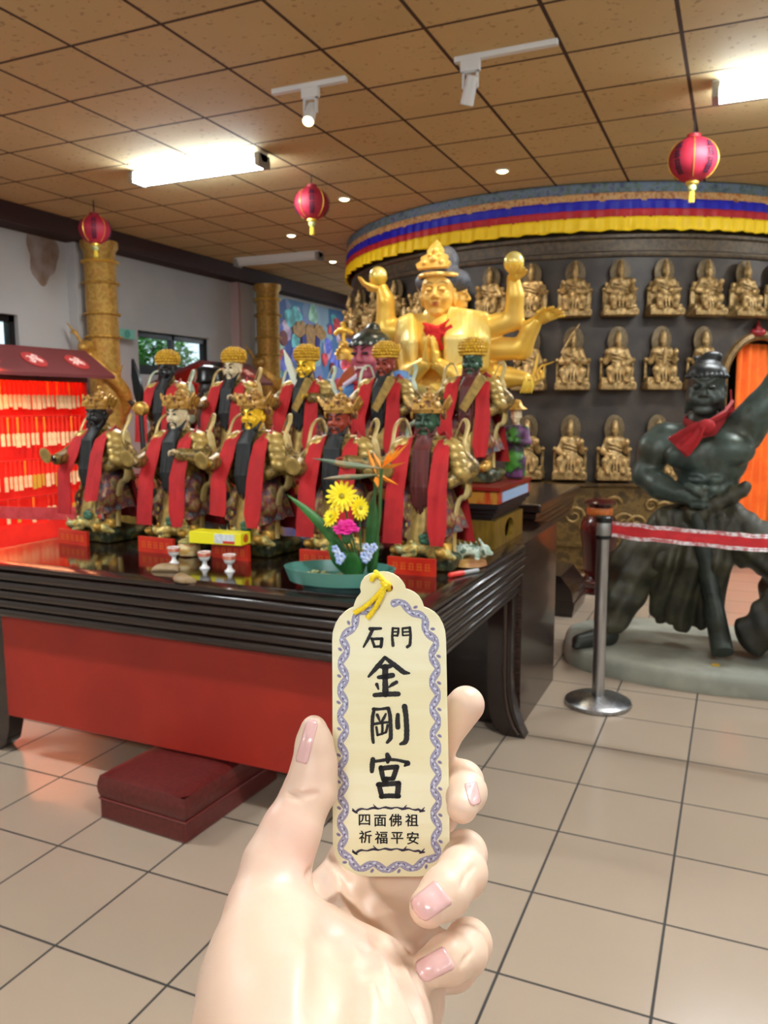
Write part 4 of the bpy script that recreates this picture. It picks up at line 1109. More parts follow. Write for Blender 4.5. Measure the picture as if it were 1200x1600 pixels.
def s_apron():
    m = MB(); rows = []
    for i in range(8):
        v = i/7; rows.append([Vector((u*(.04+.012*v), -.085-.055*v+.02*u*u, .35-.25*v)) for u in [k/5-1 for k in range(11)]])
    m.sheet(rows); m.sheet([[p+Vector((0, .008, 0)) for p in r][::-1] for r in rows])
    for i in range(6):
        for sx in (-1, 1): m.ell((sx*(.042+.002*i), -.092-.008*i, .335-.038*i), (.006, .006, .012), n=8, m=5)
    return m
def s_base():
    S = SDF(.02); S.box((0, .01, .028), (.135, .12, .028), .012)
    for x, y, z, r in ((-.09, -.06, .05, .035), (.09, -.05, .052, .036), (.0, .05, .05, .05), (.1, .08, .04, .04), (-.1, .08, .04, .04)): S.ell((x, y, z), (r*1.4, r*1.2, r*.6))
    S.disp = lambda P: .004*np.sin(P[:, 0]*90)*np.sin(P[:, 1]*80+1)*np.sin(P[:, 2]*100)
    return S
def s_dragon(v):
    def f():
        S = SDF(.006); o = Vector((-.012 if v == 0 else .02, -.135, .095)); sx = -1 if v == 0 else -1
        q = lambda x, y, z: (o.x+x, o.y+y, o.z+z)
        S.ell(q(.02, .03, 0), (.035, .035, .030)); S.cone(q(.0, .0, .0), q(-.055, -.02, -.008), .024, .016); S.ell(q(-.062, -.024, .002), (.014, .014, .011)); S.cone(q(.0, -.005, -.022), q(-.04, -.02, -.034), .013, .009, .004)
        for k in (-1, 1):
            S.ell(q(-.008, .008+k*.02, .026), .010, k=.004); S.chain([q(.02, .03+k*.016, .024), q(.045, .03+k*.03, .05), q(.075, .03+k*.036, .062)], [.008, .0065, .003], .004)
            S.chain([q(-.05, k*.012, -.002), q(-.075, k*.02, .014), q(-.08, k*.028, .035)], [.005, .004, .002], .003)
        for i in range(7):
            a = -.9+i*.32; S.chain([q(.035, .03, .0), q(.035+.045*math.cos(a), .02, .045*math.sin(a)), q(.04+.065*math.cos(a+.3), .012, .06*math.sin(a+.3))], [.016, .011, .004], .005)
        S.chain([q(.04, .04, -.01), q(.09, .05, -.035), q(.125, .02, -.02), q(.15, .05, -.04)], [.028, .026, .02, .01])
        return S
    return f
def s_tuft():
    m = MB()
    for i in range(5): m.ell((.035+.012*math.cos(i*1.3), -.14, .135+.012*math.sin(i*1.3)), (.018, .012, .014), n=10, m=6)
    return m
def s_sign(): return MB().bb(-.10, .10, -.205, -.190, .0, .068)
def s_signmarks():
    m = MB()
    for i in range(5):
        x = (i-2)*.034
        for (dx, dz, w, h) in ((0, .012, .02, .003), (0, 0, .022, .003), (0, -.012, .024, .003), (-.006, 0, .003, .026), (.007, -.002, .003, .022)):
            m.bb(x+dx-w/2, x+dx+w/2, -.2058, -.2045, .034+dz-h/2, .034+dz+h/2)
    return m
def s_disc():
    M = frame((-.098, -.245, .418), (1, 0, 0), (0, -.25, .97), (0, -.97, -.25))
    return MB().lathe([(.0, 0), (.032, 0), (.037, .003), (.037, .008), (.032, .011), (.02, .009), (.0, .009)], n=28, M=M)
def s_tablet():
    m = MB(); M = frame((.04, -.145, .44), Vector((.8, -.1, -.55)).normalized(), Vector((.55, -.15, .8)).normalized(), Vector((0, -1, -.2)).normalized())
    m.prism([(-.022, -.09), (.022, -.09), (.026, .10), (.012, .11), (-.012, .11), (-.026, .10)], .007, M); return m
def s_blade():
    m = MB(); 
    m.prism([(-.012, 0), (.016, .0), (.030, .05), (.026, .12), (.0, .21), (-.018, .13), (-.020, .05)], .016, frame((.155, .105, .66), Vector((1, .1, .12)).normalized(), Vector((-.16, 0, 1)).normalized(), (0, -1, 0)))
    return m
def s_pole(): return MB().tube([(.215, .06, .28), (.155, .1, .665)], .012, 10)
def s_axehead():
    m = MB(); m.ell((.165, .095, .63), (.05, .025, .035)); 
    for k in range(6): a = k*1.05; m.tube([(.165, .09, .63), (.165+.045*math.cos(a), .08, .63+.035*math.sin(a))], [.014, .004], 6)
    return m

def deity(x, y, z, face, crown, label, group, sc=1.0, rz=0, pose='hip', sash=0, item='disc', brown=False, base=True, dragon=0, scarf='gold', blade=False):
    t = thing('deity_statue', label, 'statue', (x, y, z), rz, group); t.scale = (sc, sc, sc)
    part('legs', s_legs, 'legs', robe_m, t, .007); 
    for sx in (-1, 1): part('boot%d' % sx, s_boot(sx), 'boot', OLDGOLD, t, .006)
    part('torso', s_torso, 'torso', armor, t, .007); part('skirt', s_skirt, 'armour_skirt', robe_m, t); part('apron', s_apron, 'front_apron', guard_m, t)
    part('sleeve'+pose, s_sleeves(pose), 'sleeves', armor, t, .006); part('handright', s_hand(pose, True), 'hand', FACE[face], t, .004); part('hand'+pose, s_hand(pose, False), 'hand', FACE[face], t, .004)
    for sx in (-1, 1): part('guard%d' % sx, s_guard(sx), 'shoulder_guard', guard_m, t)
    h = part('head', s_head, 'head', FACE[face], t, .0035)
    part('eyes', s_eyes, 'eyes', BLACK if face != 'black' else mat('eye_dull', (.3, .28, .22), .4), h); part('brows', s_brows, 'eyebrows', BLACK, h)
    part('beard%d' % (brown), s_beard(.24 if not brown else .26), 'beard', beard_r if brown else beard_b, t, .0045)
    if crown: c = part('crown', s_crown, 'crown', crown_m, t); part('gem', s_crowngem, 'crown_jewels', mat('ruby', (.7, .12, .1), .3), c)
    else: part('helmet', s_helmet, 'helmet', helm_m, t)
    part('sash%d' % sash, s_sash(sash), 'red_sash', REDCLOTH, t); part('cape', s_cape, 'cape', cape_m, t)
    for sx in (-1, 1): part('scarf%d' % sx, s_scarf(sx), 'flowing_scarf', scarf_g if scarf == 'green' else scarf_m, t)
    part('base', s_base, 'rock_base', rock_m, t, .008)
    if base:
        s = part('sign', s_sign, 'sign_board', sign_m, t); part('signmarks', s_signmarks, 'gold_lettering', signink, s)
        d = part('dragon%d' % dragon, s_dragon(dragon), 'dragon', dragon_m, t, .0045); part('tuft', s_tuft, 'green_mane', dragon_g, d)
    if item == 'disc': part('disc', s_disc, 'coin_disc', guard_m, t)
    elif item == 'tablet': part('tablet', s_tablet, 'tablet', guard_m, t)
    if blade:
        p = part('pole', s_pole, 'weapon_pole', BLACK, t); part('blade', s_blade, 'weapon_blade', mat('dark_blade', (.07, .075, .08), .3, .5), p); part('axe', s_axehead, 'weapon_collar', OLDGOLD, p)
    return t
GF, GB = 'deity statues in the front row on the altar', 'deity statues in the back row on the altar'
FY = 2.965
deity(-2.80, FY+.02, TZ, 'black', False, 'black faced bearded deity statue with a dark blade, leftmost of the front row', GF, 1.0, -.12, sash=2, blade=True)
deity(-2.31, FY, TZ, 'white', False, 'white faced deity statue with long black beard, front row beside the yellow box', GF, 1.0, -.05, sash=0, pose='chest', dragon=1)
deity(-1.91, FY, TZ, 'gold', False, 'shiny gold faced deity statue with black beard in the front row behind the yellow box', GF, 1.0, -.1, sash=1)
deity(-1.50, FY, TZ, 'red', False, 'red faced deity statue with black beard in the front row behind the flowers', GF, .97, 0, sash=0, pose='chest', dragon=1)
deity(-1.115, FY, TZ, 'green', False, 'green faced deity statue with brown beard in the front row right of the flowers', GF, .97, .02, sash=0, brown=True)
BY = 3.66
for x, f, lb, it, pz, sf in ((-2.93, 'black', 'black faced statue in yellow beaded crown, back row left of the window', 'none', 'hip', 'green'), (-2.49, 'white', 'white faced statue in yellow beaded crown, back row below the farther kiosk roof', 'none', 'chest', 'gold'),
                   (-2.045, 'gold', 'gold faced statue in yellow beaded crown, back row beside the mural', 'tablet', 'chest', 'green'), (-1.60, 'red', 'dark red faced statue in yellow crown holding a tablet in front of the guardian', 'tablet', 'hip', 'green'),
                   (-1.155, 'green', 'green faced statue in yellow crown holding a tablet, right end of the back row', 'tablet', 'hip', 'gold')):
    dt = deity(x, BY, PZ, f, True, lb, GB, .93, 0, sash=1, item=it, pose=pz, brown=(f == 'green'), base=False, scarf=sf)
    if f == 'gold':
        a = aty(466, 612, BY-.05); b = aty(444, 546, BY-.05); d = (b-a).normalized(); sd = Vector((d.z, 0, -d.x)); L = (b-a).length
        sw = MB().prism([(-.014, 0), (.014, 0), (.020, L*.7), (0, L), (-.016, L*.7)], .008, frame(a, sd, d, sd.cross(d)))
        obj('sword', sw, mat('pale_blade', (.84, .86, .78), .3), dt, smooth=False)
# dark seated figure further back with a black cap
def dark_figure():
    t = thing('dark_statue', 'dark wooden statue with black cap and long black hair behind the back row', 'statue', (-3.43, 4.72, RZT))
    S = SDF(.03); S.ell((0, 0, .13), (.19, .16, .13)); S.ell((0, 0, .38), (.15, .12, .2)); S.cone((-.13, 0, .5), (.13, 0, .5), .06, .06)
    for sx in (-1, 1): S.chain([(sx*.15, 0, .5), (sx*.2, -.05, .34), (sx*.06, -.15, .3)], [.055, .05, .04]); S.cone((sx*.08, -.06, .1), (sx*.2, -.14, .08), .075, .06)
    sobj('robe', S, .012, mat('dark_robe', (.10, .08, .07), .5, c2=(.16, .12, .09), scale=9), t, False)
    H = SDF(.01); head_sdf(H, (0, -.01, .66), .21); hd = sobj('head', H, .006, mat('dark_face', (.12, .09, .07), .45), t, False)
    hr = SDF(.02)
    for i in range(9): a = PI*(.02+.12*i); hr.chain([(.09*math.cos(a), .05+.06*math.sin(a), .70), (.115*math.cos(a), .06+.07*math.sin(a), .58), (.12*math.cos(a), .07+.07*math.sin(a), .46)], [.03, .035, .02])
    sobj('hair', hr, .008, mat('hair_black', (.04, .035, .035), .35), t, False)
    c = MB().lathe([(.10, .72), (.115, .73), (.105, .755), (.10, .80), (.085, .83), (.04, .85), (0, .855)], n=28); c.bb(-.035, .035, .07, .115, .76, .87)
    obj('cap', c, mat('cap_black', (.06, .07, .075), .22), t, wp=False)
dark_figure()
# little figure at the right end of the back row
def small_attendant():
    t = thing('small_statue', 'small attendant statue in green and purple robe at the right end of the platform', 'statue', (-.995, 3.86, PZ))
    S = SDF(.012); S.box((0, 0, .06), (.045, .04, .055), .012); S.cone((0, 0, .08), (0, 0, .2), .045, .036); S.ell((0, 0, .22), (.05, .04, .05))
    for sx in (-1, 1): S.chain([(sx*.045, 0, .24), (sx*.06, -.03, .18), (sx*.015, -.05, .19)], [.022, .022, .016])
    sobj('robe', S, .006, mat('attendant_robe', (.25, .5, .15), .5, c2=((.12, .10, .12), (.42, .24, .42)), scale=12), t, False)
    H = SDF(.005); head_sdf(H, (0, -.005, .31), .075); sobj('head', H, .0035, FACE['white'], t, False)
    m = MB().lathe([(.04, .335), (.055, .34), (.03, .36), (.02, .385), (0, .39)], n=20); obj('hat', m, OLDGOLD, t, wp=False)
small_attendant()

# ------------------------------------------------------------------ small things on the altar
def cup(x, y, label):
    t = thing('wine_cup', label, 'cup', (x, y, TZ), 0, 'small white cups in a row on the altar')
    obj('bowl', MB().lathe([(.010, .030), (.018, .034), (.023, .045), (.026, .068), (.0245, .068), (.021, .047), (.0, .038)], n=28), mat('porcelain', (.93, .93, .92), .15), t, wp=False)
    obj('stem', MB().lathe([(.0, 0), (.020, 0), (.020, .004), (.012, .010), (.008, .02), (.010, .032)], n=24), mat('porcelain', (.93, .93, .92), .15), t, wp=False)
    obj('red_band', MB().lathe([(.0236, .049), (.0262, .051), (.0271, .060), (.0263, .064)], n=28), mat('cup_red', (.76, .30, .2), .3, c2=(.88, .62, .5), scale=60), t, wp=False)
for (px, py), lb in zip(((272, 880), (320, 888), (359, 893)), ('white goblet cup with red band, leftmost of the three on the altar', 'white goblet cup with red band, middle of the three on the altar', 'white goblet cup with red band, rightmost of the three on the altar')):
    p = atz(px, py, TZ); cup(p.x, p.y, lb)
moon_m = mat('moon_wood', (.62, .52, .38), .5, c2=(.54, .44, .31), scale=25)
def moon(px, py, rz, label, flat):
    p = atz(px, py, TZ); t = thing('moon_block', label, 'divination block', p, rz, 'wooden moon blocks on the altar')
    n = 24; m = MB(); rs = []
    for i in range(n+1):
        a = PI*i/n; c = Vector((.055*math.cos(a), .03*math.sin(a), 0)); w = .030*math.sin(a)**.6+.002; row = []
        for j in range(12):
            b = 2*PI*j/12; zz = math.sin(b)*w*.62; row.append(c+Vector((0, math.cos(b)*w*.9, max(zz, -w*.25)+w*.25)))
        rs.append(row)
    m.rings(rs); obj('block', m, moon_m, t, wp=False)
moon(258, 893, .3, 'brown crescent moon block left of the jar reflection on the altar', 0)
moon(296, 906, 2.6, 'brown crescent moon block nearest the altar front edge', 1)
p = Vector((-2.142, 2.762, TZ)); jr = thing('incense_jar', 'small cream and orange jar with a knobbed lid beside the yellow box', 'jar', p)
obj('body', MB().lathe([(.03, 0), (.042, .006), (.05, .028), (.048, .05), (.04, .058)], n=30), mat('jar_cream', (.80, .62, .34), .35, c2=((.88, .80, .58), (.72, .40, .2)), scale=9, stretch=(1, 1, 5)), jr, wp=False)
ld = obj('lid', MB().lathe([(.044, .058), (.044, .064), (.03, .074), (.0, .078)], n=30), mat('jar_lid', (.62, .58, .36), .4), jr, wp=False)
obj('knob', MB().ell((0, 0, .083), (.012, .012, .009)), mat('jar_lid', (.62, .58, .36), .4), ld, wp=False)
yb = thing('yellow_box', 'flat yellow carton with white and red label before the gold faced statue', 'box', (-1.972, 2.752, TZ+.0695), .06)
obj('carton', MB().bb(-.125, .125, -.04, .04, 0, .05), mat('carton_yellow', (.95, .90, .14), .4), yb, wp=False, smooth=False, bevel=.002)
lb_ = obj('white_label', MB().bb(-.0, .095, -.0412, -.040, .006, .045), mat('label_white', (.90, .90, .88), .5, c2=(.76, .80, .84), scale=50), yb, wp=False, smooth=False)
obj('red_stripe', MB().bb(.04, .095, -.0418, -.041, .006, .017), mat('label_red', (.82, .20, .14), .5), lb_, wp=False, smooth=False)
obj('end_print', MB().lathe([(.0, 0), (.018, 0), (.018, .001), (0, .001)], n=20, M=frame((.125, 0, .026), (0, 1, 0), (0, 0, 1), (1, 0, 0))), mat('print_red', (.80, .35, .12), .5), yb, wp=False)
p = atz(724, 899, TZ); pen = thing('red_marker', 'red capped marker lying at the right edge of the altar', 'pen', (p.x, p.y, TZ+.010), R_(62))
obj('cap', MB().tube([(-.075, 0, 0), (-.07, 0, 0), (-.005, 0, 0), (.0, 0, 0)], [.006, .0105, .0105, .009], 14), mat('pen_red', (.86, .20, .14), .35), pen, wp=False)
obj('barrel', MB().tube([(0, 0, 0), (.075, 0, 0), (.08, 0, 0)], [.0085, .0085, .006], 14), mat('pen_grey', (.62, .62, .62), .35), pen, wp=False)
p = atz(716, 882, TZ)
dg = thing('dragon_figurine', 'small pale green dragon figurine on a gold base beside the green faced statue', 'figurine', (p.x+.045, p.y-.005, TZ), .3)
S = SDF(.008); S.chain([(.06, 0, .045), (.02, .01, .06), (-.02, -.01, .065), (-.055, 0, .06)], [.014, .022, .022, .016]); S.ell((.065, -.01, .065), (.022, .02, .024)); S.cone((.07, -.015, .06), (.09, -.02, .055), .013, .009)
for k in (-1, 1): S.cone((.06, k*.01, .08), (.04, k*.02, .11), .006, .003); S.cone((.03*k, -.01, .05), (.035*k, -.02, .02), .012, .01)
for k in range(5): S.cone((-.05+.022*k, .0, .075), (-.06+.022*k, .0, .1), .007, .002)
sobj('dragon_body', S, .004, mat('jade_pale', (.56, .64, .56), .25, c2=((.80, .84, .78), (.34, .44, .36)), scale=30), dg, False)
obj('base', MB().lathe([(.06, 0), (.075, .006), (.07, .022), (.055, .03)], n=28), mat('figurine_gold', (.78, .60, .34), .4, .2, c2=(.62, .42, .26), scale=20), dg, wp=False)

# ------------------------------------------------------------------ flower arrangement
FX, FYY = -1.245, 2.47
dish = thing('flower_dish', 'shallow teal oval flower dish near the altar front edge', 'dish', (FX-.02, FYY, TZ), R_(8))
def oval(prof, n=48): 
    m = MB(); m.rings([[Vector((r*1.0*math.cos(2*PI*j/n), r*.62*math.sin(2*PI*j/n), z)) for j in range(n)] for r, z in prof]); return m
dish_m = mat('teal_glaze', (.27, .49, .45), .3, c2=(.31, .53, .48), scale=5)
obj('bowl', oval([(.02, .018), (.155, .018), (.185, .026), (.205, .075), (.198, .075), (.178, .036), (.02, .034)]), dish_m, dish, wp=False)
obj('foot', oval([(.13, 0), (.135, 0), (.14, .019), (.12, .019)]), mat('dish_foot', (.16, .28, .26), .4), dish, wp=False)
pb = MB(); rn = random.Random(8)
for i in range(46):
    a = rn.uniform(0, 2*PI); q = rn.uniform(.02, .15); pb.ell((q*math.cos(a)-.02, .58*q*math.sin(a), .040), (rn.uniform(.008, .014), rn.uniform(.007, .012), .007), n=8, m=5)
tag(obj('pebbles', pb, mat('pebble', (.55, .60, .42), .5, c2=((.74, .70, .46), (.36, .48, .42)), scale=40), dish, wp=False), kind='stuff')
stem_m = mat('stem_green', (.20, .36, .17), .5); leafg = mat('leaf_green', (.13, .34, .12), .4, c2=(.20, .44, .18), scale=10)
kz = (-1.20, 2.52, TZ+.045)
def at_f(px, py, y): v = aty(px, py, y); return Vector((v.x, v.y, v.z))
def flower(name, label, cat, head, build, bend=(0, 0, 0), r=.0035, foot=None, grp=None):
    head = Vector(head); f = Vector(foot or kz); t = thing(name, label, cat, f, 0, grp)
    h = head-f; mid = h*.55+Vector(bend)
    obj('stem', MB().tube([(0, 0, 0), mid*.6, mid, h*.85+Vector(bend)*.3, h], r, 8), stem_m, t, wp=False)
    build(t, h); return t
def gerbera(facing, r, m, double=True):
    def b(t, h):
        s, u, d = basis(facing); pm = MB()
        for ring, (k, rr, tilt) in enumerate(((16, r, .12), (14, r*.72, .4))):
            for i in range(k):
                a = 2*PI*(i+.5*ring)/k; rd = s*math.cos(a)+u*math.sin(a); dr = (rd*math.cos(tilt)+d*math.sin(tilt)).normalized(); sd = dr.cross(d).normalized(); nn = sd.cross(dr)
                pm.ell(h+dr*rr*.58+d*.004*ring, (rr*.44, rr*.13, rr*.03), frame((0, 0, 0), dr, sd, nn), 10, 6)
        obj('petals', pm, m, t, wp=False)
        obj('flower_centre', MB().ell(h+d*r*.1, (r*.2, r*.2, r*.2), None, 12, 8), mat('gerbera_eye', (.62, .55, .10), .6), t, wp=False)
    return b
ypet = mat('petal_yellow', (.97, .88, .08), .5); mpet = mat('petal_magenta', (.84, .11, .55), .5, c2=(.92, .25, .64), scale=50)
def carnation(r):
    def b(t, h):
        pm = MB(); rn = random.Random(2)
        for i in range(85):
            el = math.asin(rn.uniform(-.25, 1)); az = rn.uniform(0, 2*PI); d = Vector((math.cos(el)*math.cos(az), math.cos(el)*math.sin(az), math.sin(el)*.8)); s, u, dd = basis(d); q = rn.uniform(.7, 1)
            pm.ell(h+d*r*.72*q, (r*.26, r*.09, r*.3), frame((0, 0, 0), s, u, dd), 8, 5)
        obj('petals', pm, mpet, t, wp=False); obj('calyx', MB().ell(h-Vector((0, 0, r*.5)), (r*.35, r*.35, r*.5)), stem_m, t, wp=False)
    return b
FC = (.45, -.85, .28)
flower('yellow_gerbera', 'yellow gerbera, uppermost and largest of the three yellow flowers', 'flower', at_f(534, 776, 2.49), gerbera(FC, .058, ypet), grp='yellow gerberas')
flower('yellow_gerbera', 'yellow gerbera seen side on at the right of the three yellow flowers', 'flower', at_f(561, 794, 2.50), gerbera((1.0, -.35, .15), .045, ypet), grp='yellow gerberas')
flower('yellow_gerbera', 'smaller yellow gerbera at the lower left of the three yellow flowers', 'flower', at_f(519, 808, 2.46), gerbera((-.35, -.8, .55), .042, ypet), grp='yellow gerberas')
flower('magenta_carnation', 'round magenta carnation below the yellow flowers', 'flower', at_f(541, 829, 2.44), carnation(.050))
def bird(headpts, crest):
    def b(t, h):
        # spathe: pointed boat shaped sheath
        f = Vector(t.location); hp = [Vector(q)-f for q in headpts]
        obj('spathe', MB().tube(hp, [.004, .013, .016, .009, .001][:len(hp)], 10, flat=.7), mat('spathe_grey', (.46, .52, .42), .5, c2=((.62, .52, .36), (.36, .44, .36)), scale=7), t, wp=False)
        pm = MB()
        for q in crest:
            e = Vector(q)-f; d = e-hp[0]; s, u, dd = basis(d)
            pm.add([tuple(hp[0]), tuple(hp[0]+d*.45+s*.012+u*.004), tuple(e), tuple(hp[0]+d*.45-s*.012+u*.004), tuple(hp[0]+d*.45-u*.008)], [(0, 1, 4), (1, 2, 4), (2, 3, 4), (3, 0, 4), (0, 3, 2, 1)])
        obj('orange_sepals', pm, mat('sepal_orange', (.96, .58, .12), .5), t, wp=False, smooth=False)
    return b
YB_ = 2.47
hd = at_f(596, 732, YB_)
flower('bird_of_paradise', 'orange bird of paradise flower with long grey sheath pointing left, higher one', 'flower', hd, bird([hd, at_f(560, 728, YB_), at_f(540, 726, YB_), at_f(510, 720, YB_), at_f(488, 716, YB_)], [at_f(625, 698, YB_-.01), at_f(640, 690, YB_+.02), at_f(612, 702, YB_+.01), at_f(582, 706, YB_), at_f(634, 722, YB_-.02)]), (0.01, 0, .0), .006, (-1.17, 2.54, TZ+.045), 'bird of paradise flowers')
hd = at_f(588, 742, YB_+.08)
flower('bird_of_paradise', 'orange bird of paradise flower with drooping orange sepals, lower one', 'flower', hd, bird([hd, at_f(560, 745, YB_+.08), at_f(540, 746, YB_+.08), at_f(520, 747, YB_+.08), at_f(505, 748, YB_+.08)], [at_f(623, 758, YB_+.06), at_f(606, 748, YB_+.06), at_f(590, 762, YB_+.06), at_f(573, 700, YB_+.08)]), (0, 0, 0), .006, (-1.20, 2.575, TZ+.045), 'bird of paradise flowers')
def blade_leaf(label, tip, w, bend, foot, cat='leaf', shape=.5):
    tip = Vector(tip); f = Vector(foot); t = thing('strap_leaf', label, cat, f); h = tip-f; rows = []
    s = h.cross(Vector((.5, -.85, .1))).normalized(); nn = s.cross(h).normalized()
    for i in range(15):
        v = i/14; c = h*v+Vector(bend)*math.sin(PI*v); ww = w*(math.sin(PI*min(1, (v*.86+.14)))**shape)
        rows.append([c-s*ww+nn*.1*ww, c, c+s*ww+nn*.1*ww])
    obj('blade', MB().sheet(rows), leafg, t, wp=False, solid=.002); obj('midrib', MB().tube([r[1] for r in rows], [.0025*(1-i/16) for i in range(15)], 6), stem_m, t, wp=False)
blade_leaf('long narrow green leaf slanting up to the left over the dish', at_f(447, 772, 2.40), .019, (0, 0, .03), (-1.2, 2.5, TZ+.045), shape=.9)
blade_leaf('broad dark green leaf at the base of the flowers, left side', at_f(515, 846, 2.44), .030, (-.01, -.01, 0), (-1.19, 2.48, TZ+.045))
blade_leaf('upright dark green leaf behind the flowers', at_f(583, 775, 2.57), .024, (0, 0, 0), (-1.18, 2.56, TZ+.045))
blade_leaf('short dark green leaf at the front of the flower stems', at_f(548, 862, 2.42), .030, (0, 0, 0), (-1.195, 2.46, TZ+.045))
def spray(label, pts):
    f = Vector((-1.19, 2.5, TZ+.045)); t = thing('blue_flower_sprig', label, 'flower', f, 0, 'pale blue flower sprigs')
    st = MB(); fl = MB()
    for q in pts:
        h = Vector(q)-f; st.tube([(0, 0, 0), h*.6+Vector((0, 0, .01)), h], .002, 6)
        for k in range(5): a = k*1.257; fl.ell(h+Vector((.009*math.cos(a), 0, .009*math.sin(a))), (.007, .004, .007), None, 8, 5)
    obj('stem', st, stem_m, t, wp=False); obj('petals', fl, mat('petal_blue', (.62, .70, .90), .5, c2=(.80, .84, .95), scale=60), t, wp=False)
spray('pale blue flower sprig at the right foot of the magenta carnation', [at_f(*p, 2.45) for p in ((572, 855), (578, 862), (568, 868), (584, 855), (575, 870), (571, 874))])
spray('pale blue flower sprig at the left foot of the magenta carnation', [at_f(*p, 2.42) for p in ((528, 866), (534, 870), (524, 858), (530, 876))])

# ================================================================== LARGE STATUES
def V(p): return (p.x, p.y, p.z)
def rotz(a): c, s = math.cos(a), math.sin(a); return np.array(((c, -s, 0), (s, c, 0), (0, 0, 1)))
# ------------------------------------------------------------------ golden many-armed deity
BYY = 4.88
def B(px, py, dy=0.): return Vector(V(aty(px, py, BYY+dy)))
bud = thing('golden_deity', 'large shiny golden many-armed deity statue with four faces and praying hands', 'statue', (-1.72, 4.95, RZT))
S = SDF(.035)
S.ell(V(B(690, 540)), (.225, .15, .21)); S.cone(V(B(640, 515, .02)), V(B(745, 512, .02)), .10, .10); S.ell(V(B(687, 610)), (.185, .14, .16)); S.cone(V(B(687, 640, .0)), V(B(685, 700, .0)), .17, .22)
hipc = B(685, 715, .0); S.cone((hipc.x, hipc.y+.02, RZT+.225), (hipc.x, hipc.y, 1.45), .20, .17); S.cone((hipc.x-.1, hipc.y+.02, RZT+.09), (hipc.x+.16, hipc.y+.02, RZT+.09), .07, .07)
for sx, x in ((-1, 672), (1, 706)): S.ell(V(B(x, 532, -.115)), (.075, .05, .06))
S.cone(V(B(683, 485, .02)), V(B(686, 515, .03)), .075, .085)
# arms: raised pair, praying pair, side arms
def arm(pts, rad, k=.02): S.chain([V(B(*p)) for p in pts], rad, k)
arm([(632, 520, .02), (603, 515, .0), (603, 470, -.03), (597, 452, -.04)], [.088, .07, .055, .042])
arm([(748, 516, .03), (802, 500, .03), (805, 462, -.02), (802, 436, -.04)], [.080, .064, .052, .040])
arm([(640, 535, -.02), (640, 588, -.16), (664, 568, -.24)], [.085, .068, .042])
arm([(740, 540, -.02), (718, 592, -.16), (686, 570, -.24)], [.085, .068, .042])
arm([(752, 545, .06), (815, 545, .06), (830, 512, .02), (838, 503, 0)], [.080, .066, .050, .038])
arm([(752, 580, .08), (795, 590, .02), (820, 592, -.04)], [.080, .062, .042])
arm([(632, 560, .06), (585, 570, .05), (552, 560, -.04)], [.075, .06, .04])
body_m = mat('deity_gold', (.93, .75, .30), .38, .35, c2=(.96, .79, .38), scale=5)
sobj('body', S, .0105, body_m, bud)
def bhand(w, d, n, s, curl, side=1):
    H = SDF(.012); hand_sdf(H, V(w), d, n, s, curl, side=side); sobj('hand', H, .0065, body_m, bud)
bhand(B(597, 452, -.04), (-.70, -.45, .15), (.2, .1, 1), .18, .4)
bhand(B(802, 436, -.04), (.35, -.75, .12), (-.1, .1, 1), .17, .35, -1)
bhand(B(667, 572, -.245), (.06, .0, 1), (1, 0, 0), .185, .05, 1)
bhand(B(681, 573, -.245), (-.06, .0, 1), (-1, 0, 0), .185, .05, -1)
bhand(B(838, 503, 0), (.75, -.2, .35), (.2, -.6, -.6), .19, .25, -1)
bhand(B(820, 592, -.04), (.7, -.3, -.15), (0, -.3, 1), .17, 1.0, 1)
bhand(B(552, 560, -.04), (-.7, -.3, .5), (0, -1, .2), .17, 1.0, 1)
FH = SDF(.014); hs = .305; hc = B(685, 459, -.01)
head_sdf(FH, V(hc), hs, rotz(.16), ears=1.35); hc2 = hc+Vector((.052, .125, -.002)); head_sdf(FH, V(hc2), hs*.84, rotz(PI/2), ears=1., neck=False); head_sdf(FH, V(hc+Vector((-.03, .125, 0))), hs*.84, rotz(-PI/2), ears=1., neck=False)
hd = sobj('head', FH, .0065, mat('deity_face', (.90, .70, .32), .42, .18), bud)
hair_m = mat('deity_hair', (.24, .25, .29), .6, c2=(.32, .33, .37), scale=60)
HR = SDF(.02); HR.ell(V(hc+Vector((0, .045, .085))), (.122, .14, .085)); HR.ell(V(hc+Vector((.08, .08, .085))), (.10, .11, .075)); HR.ell(V(hc+Vector((-.08, .08, .085))), (.10, .11, .075)); HR.ell(V(hc+Vector((.03, .07, .2))), (.075, .075, .10)); HR.cone(V(hc+Vector((0, .05, .1))), V(hc+Vector((.02, .06, .2))), .09, .07)
sobj('hair', HR, .008, hair_m, bud)
ft_ = MB()
for c, a in ((hc, .16), (hc2, PI/2)):
    M = Matrix.Translation(c) @ Matrix.Rotation(a, 4, 'Z'); q = hs if a < 1 else hs*.84
    for sx in (-1, 1):
        ft_.tube([M @ Vector((sx*x*q, y*q, z*q)) for x, y, z in ((.04, -.385, .15), (.13, -.355, .19), (.24, -.285, .16))], [.0018, .003, .0015], 6)
        ft_.tube([M @ Vector((sx*x*q, y*q, z*q)) for x, y, z in ((.075, -.365, .035), (.14, -.372, .02), (.205, -.325, .04))], [.0012, .0026, .0012], 6)
obj('brow_and_lid_lines', ft_, mat('brow_brown', (.34, .22, .12), .5), hd)
lp = MB(); 
for dz in (-.222, -.262): lp.tube([Matrix.Translation(hc) @ Matrix.Rotation(.16, 4, 'Z') @ Vector((x*hs, y*hs, dz*hs)) for x, y in ((-.085, -.35), (-.03, -.378), (.03, -.378), (.085, -.35))], [.002, .005, .005, .002], 8)
obj('lips', lp, mat('lip_rose', (.72, .36, .22), .4), hd)
cr = MB(); cf = hc+Vector((0, -.095, .135))
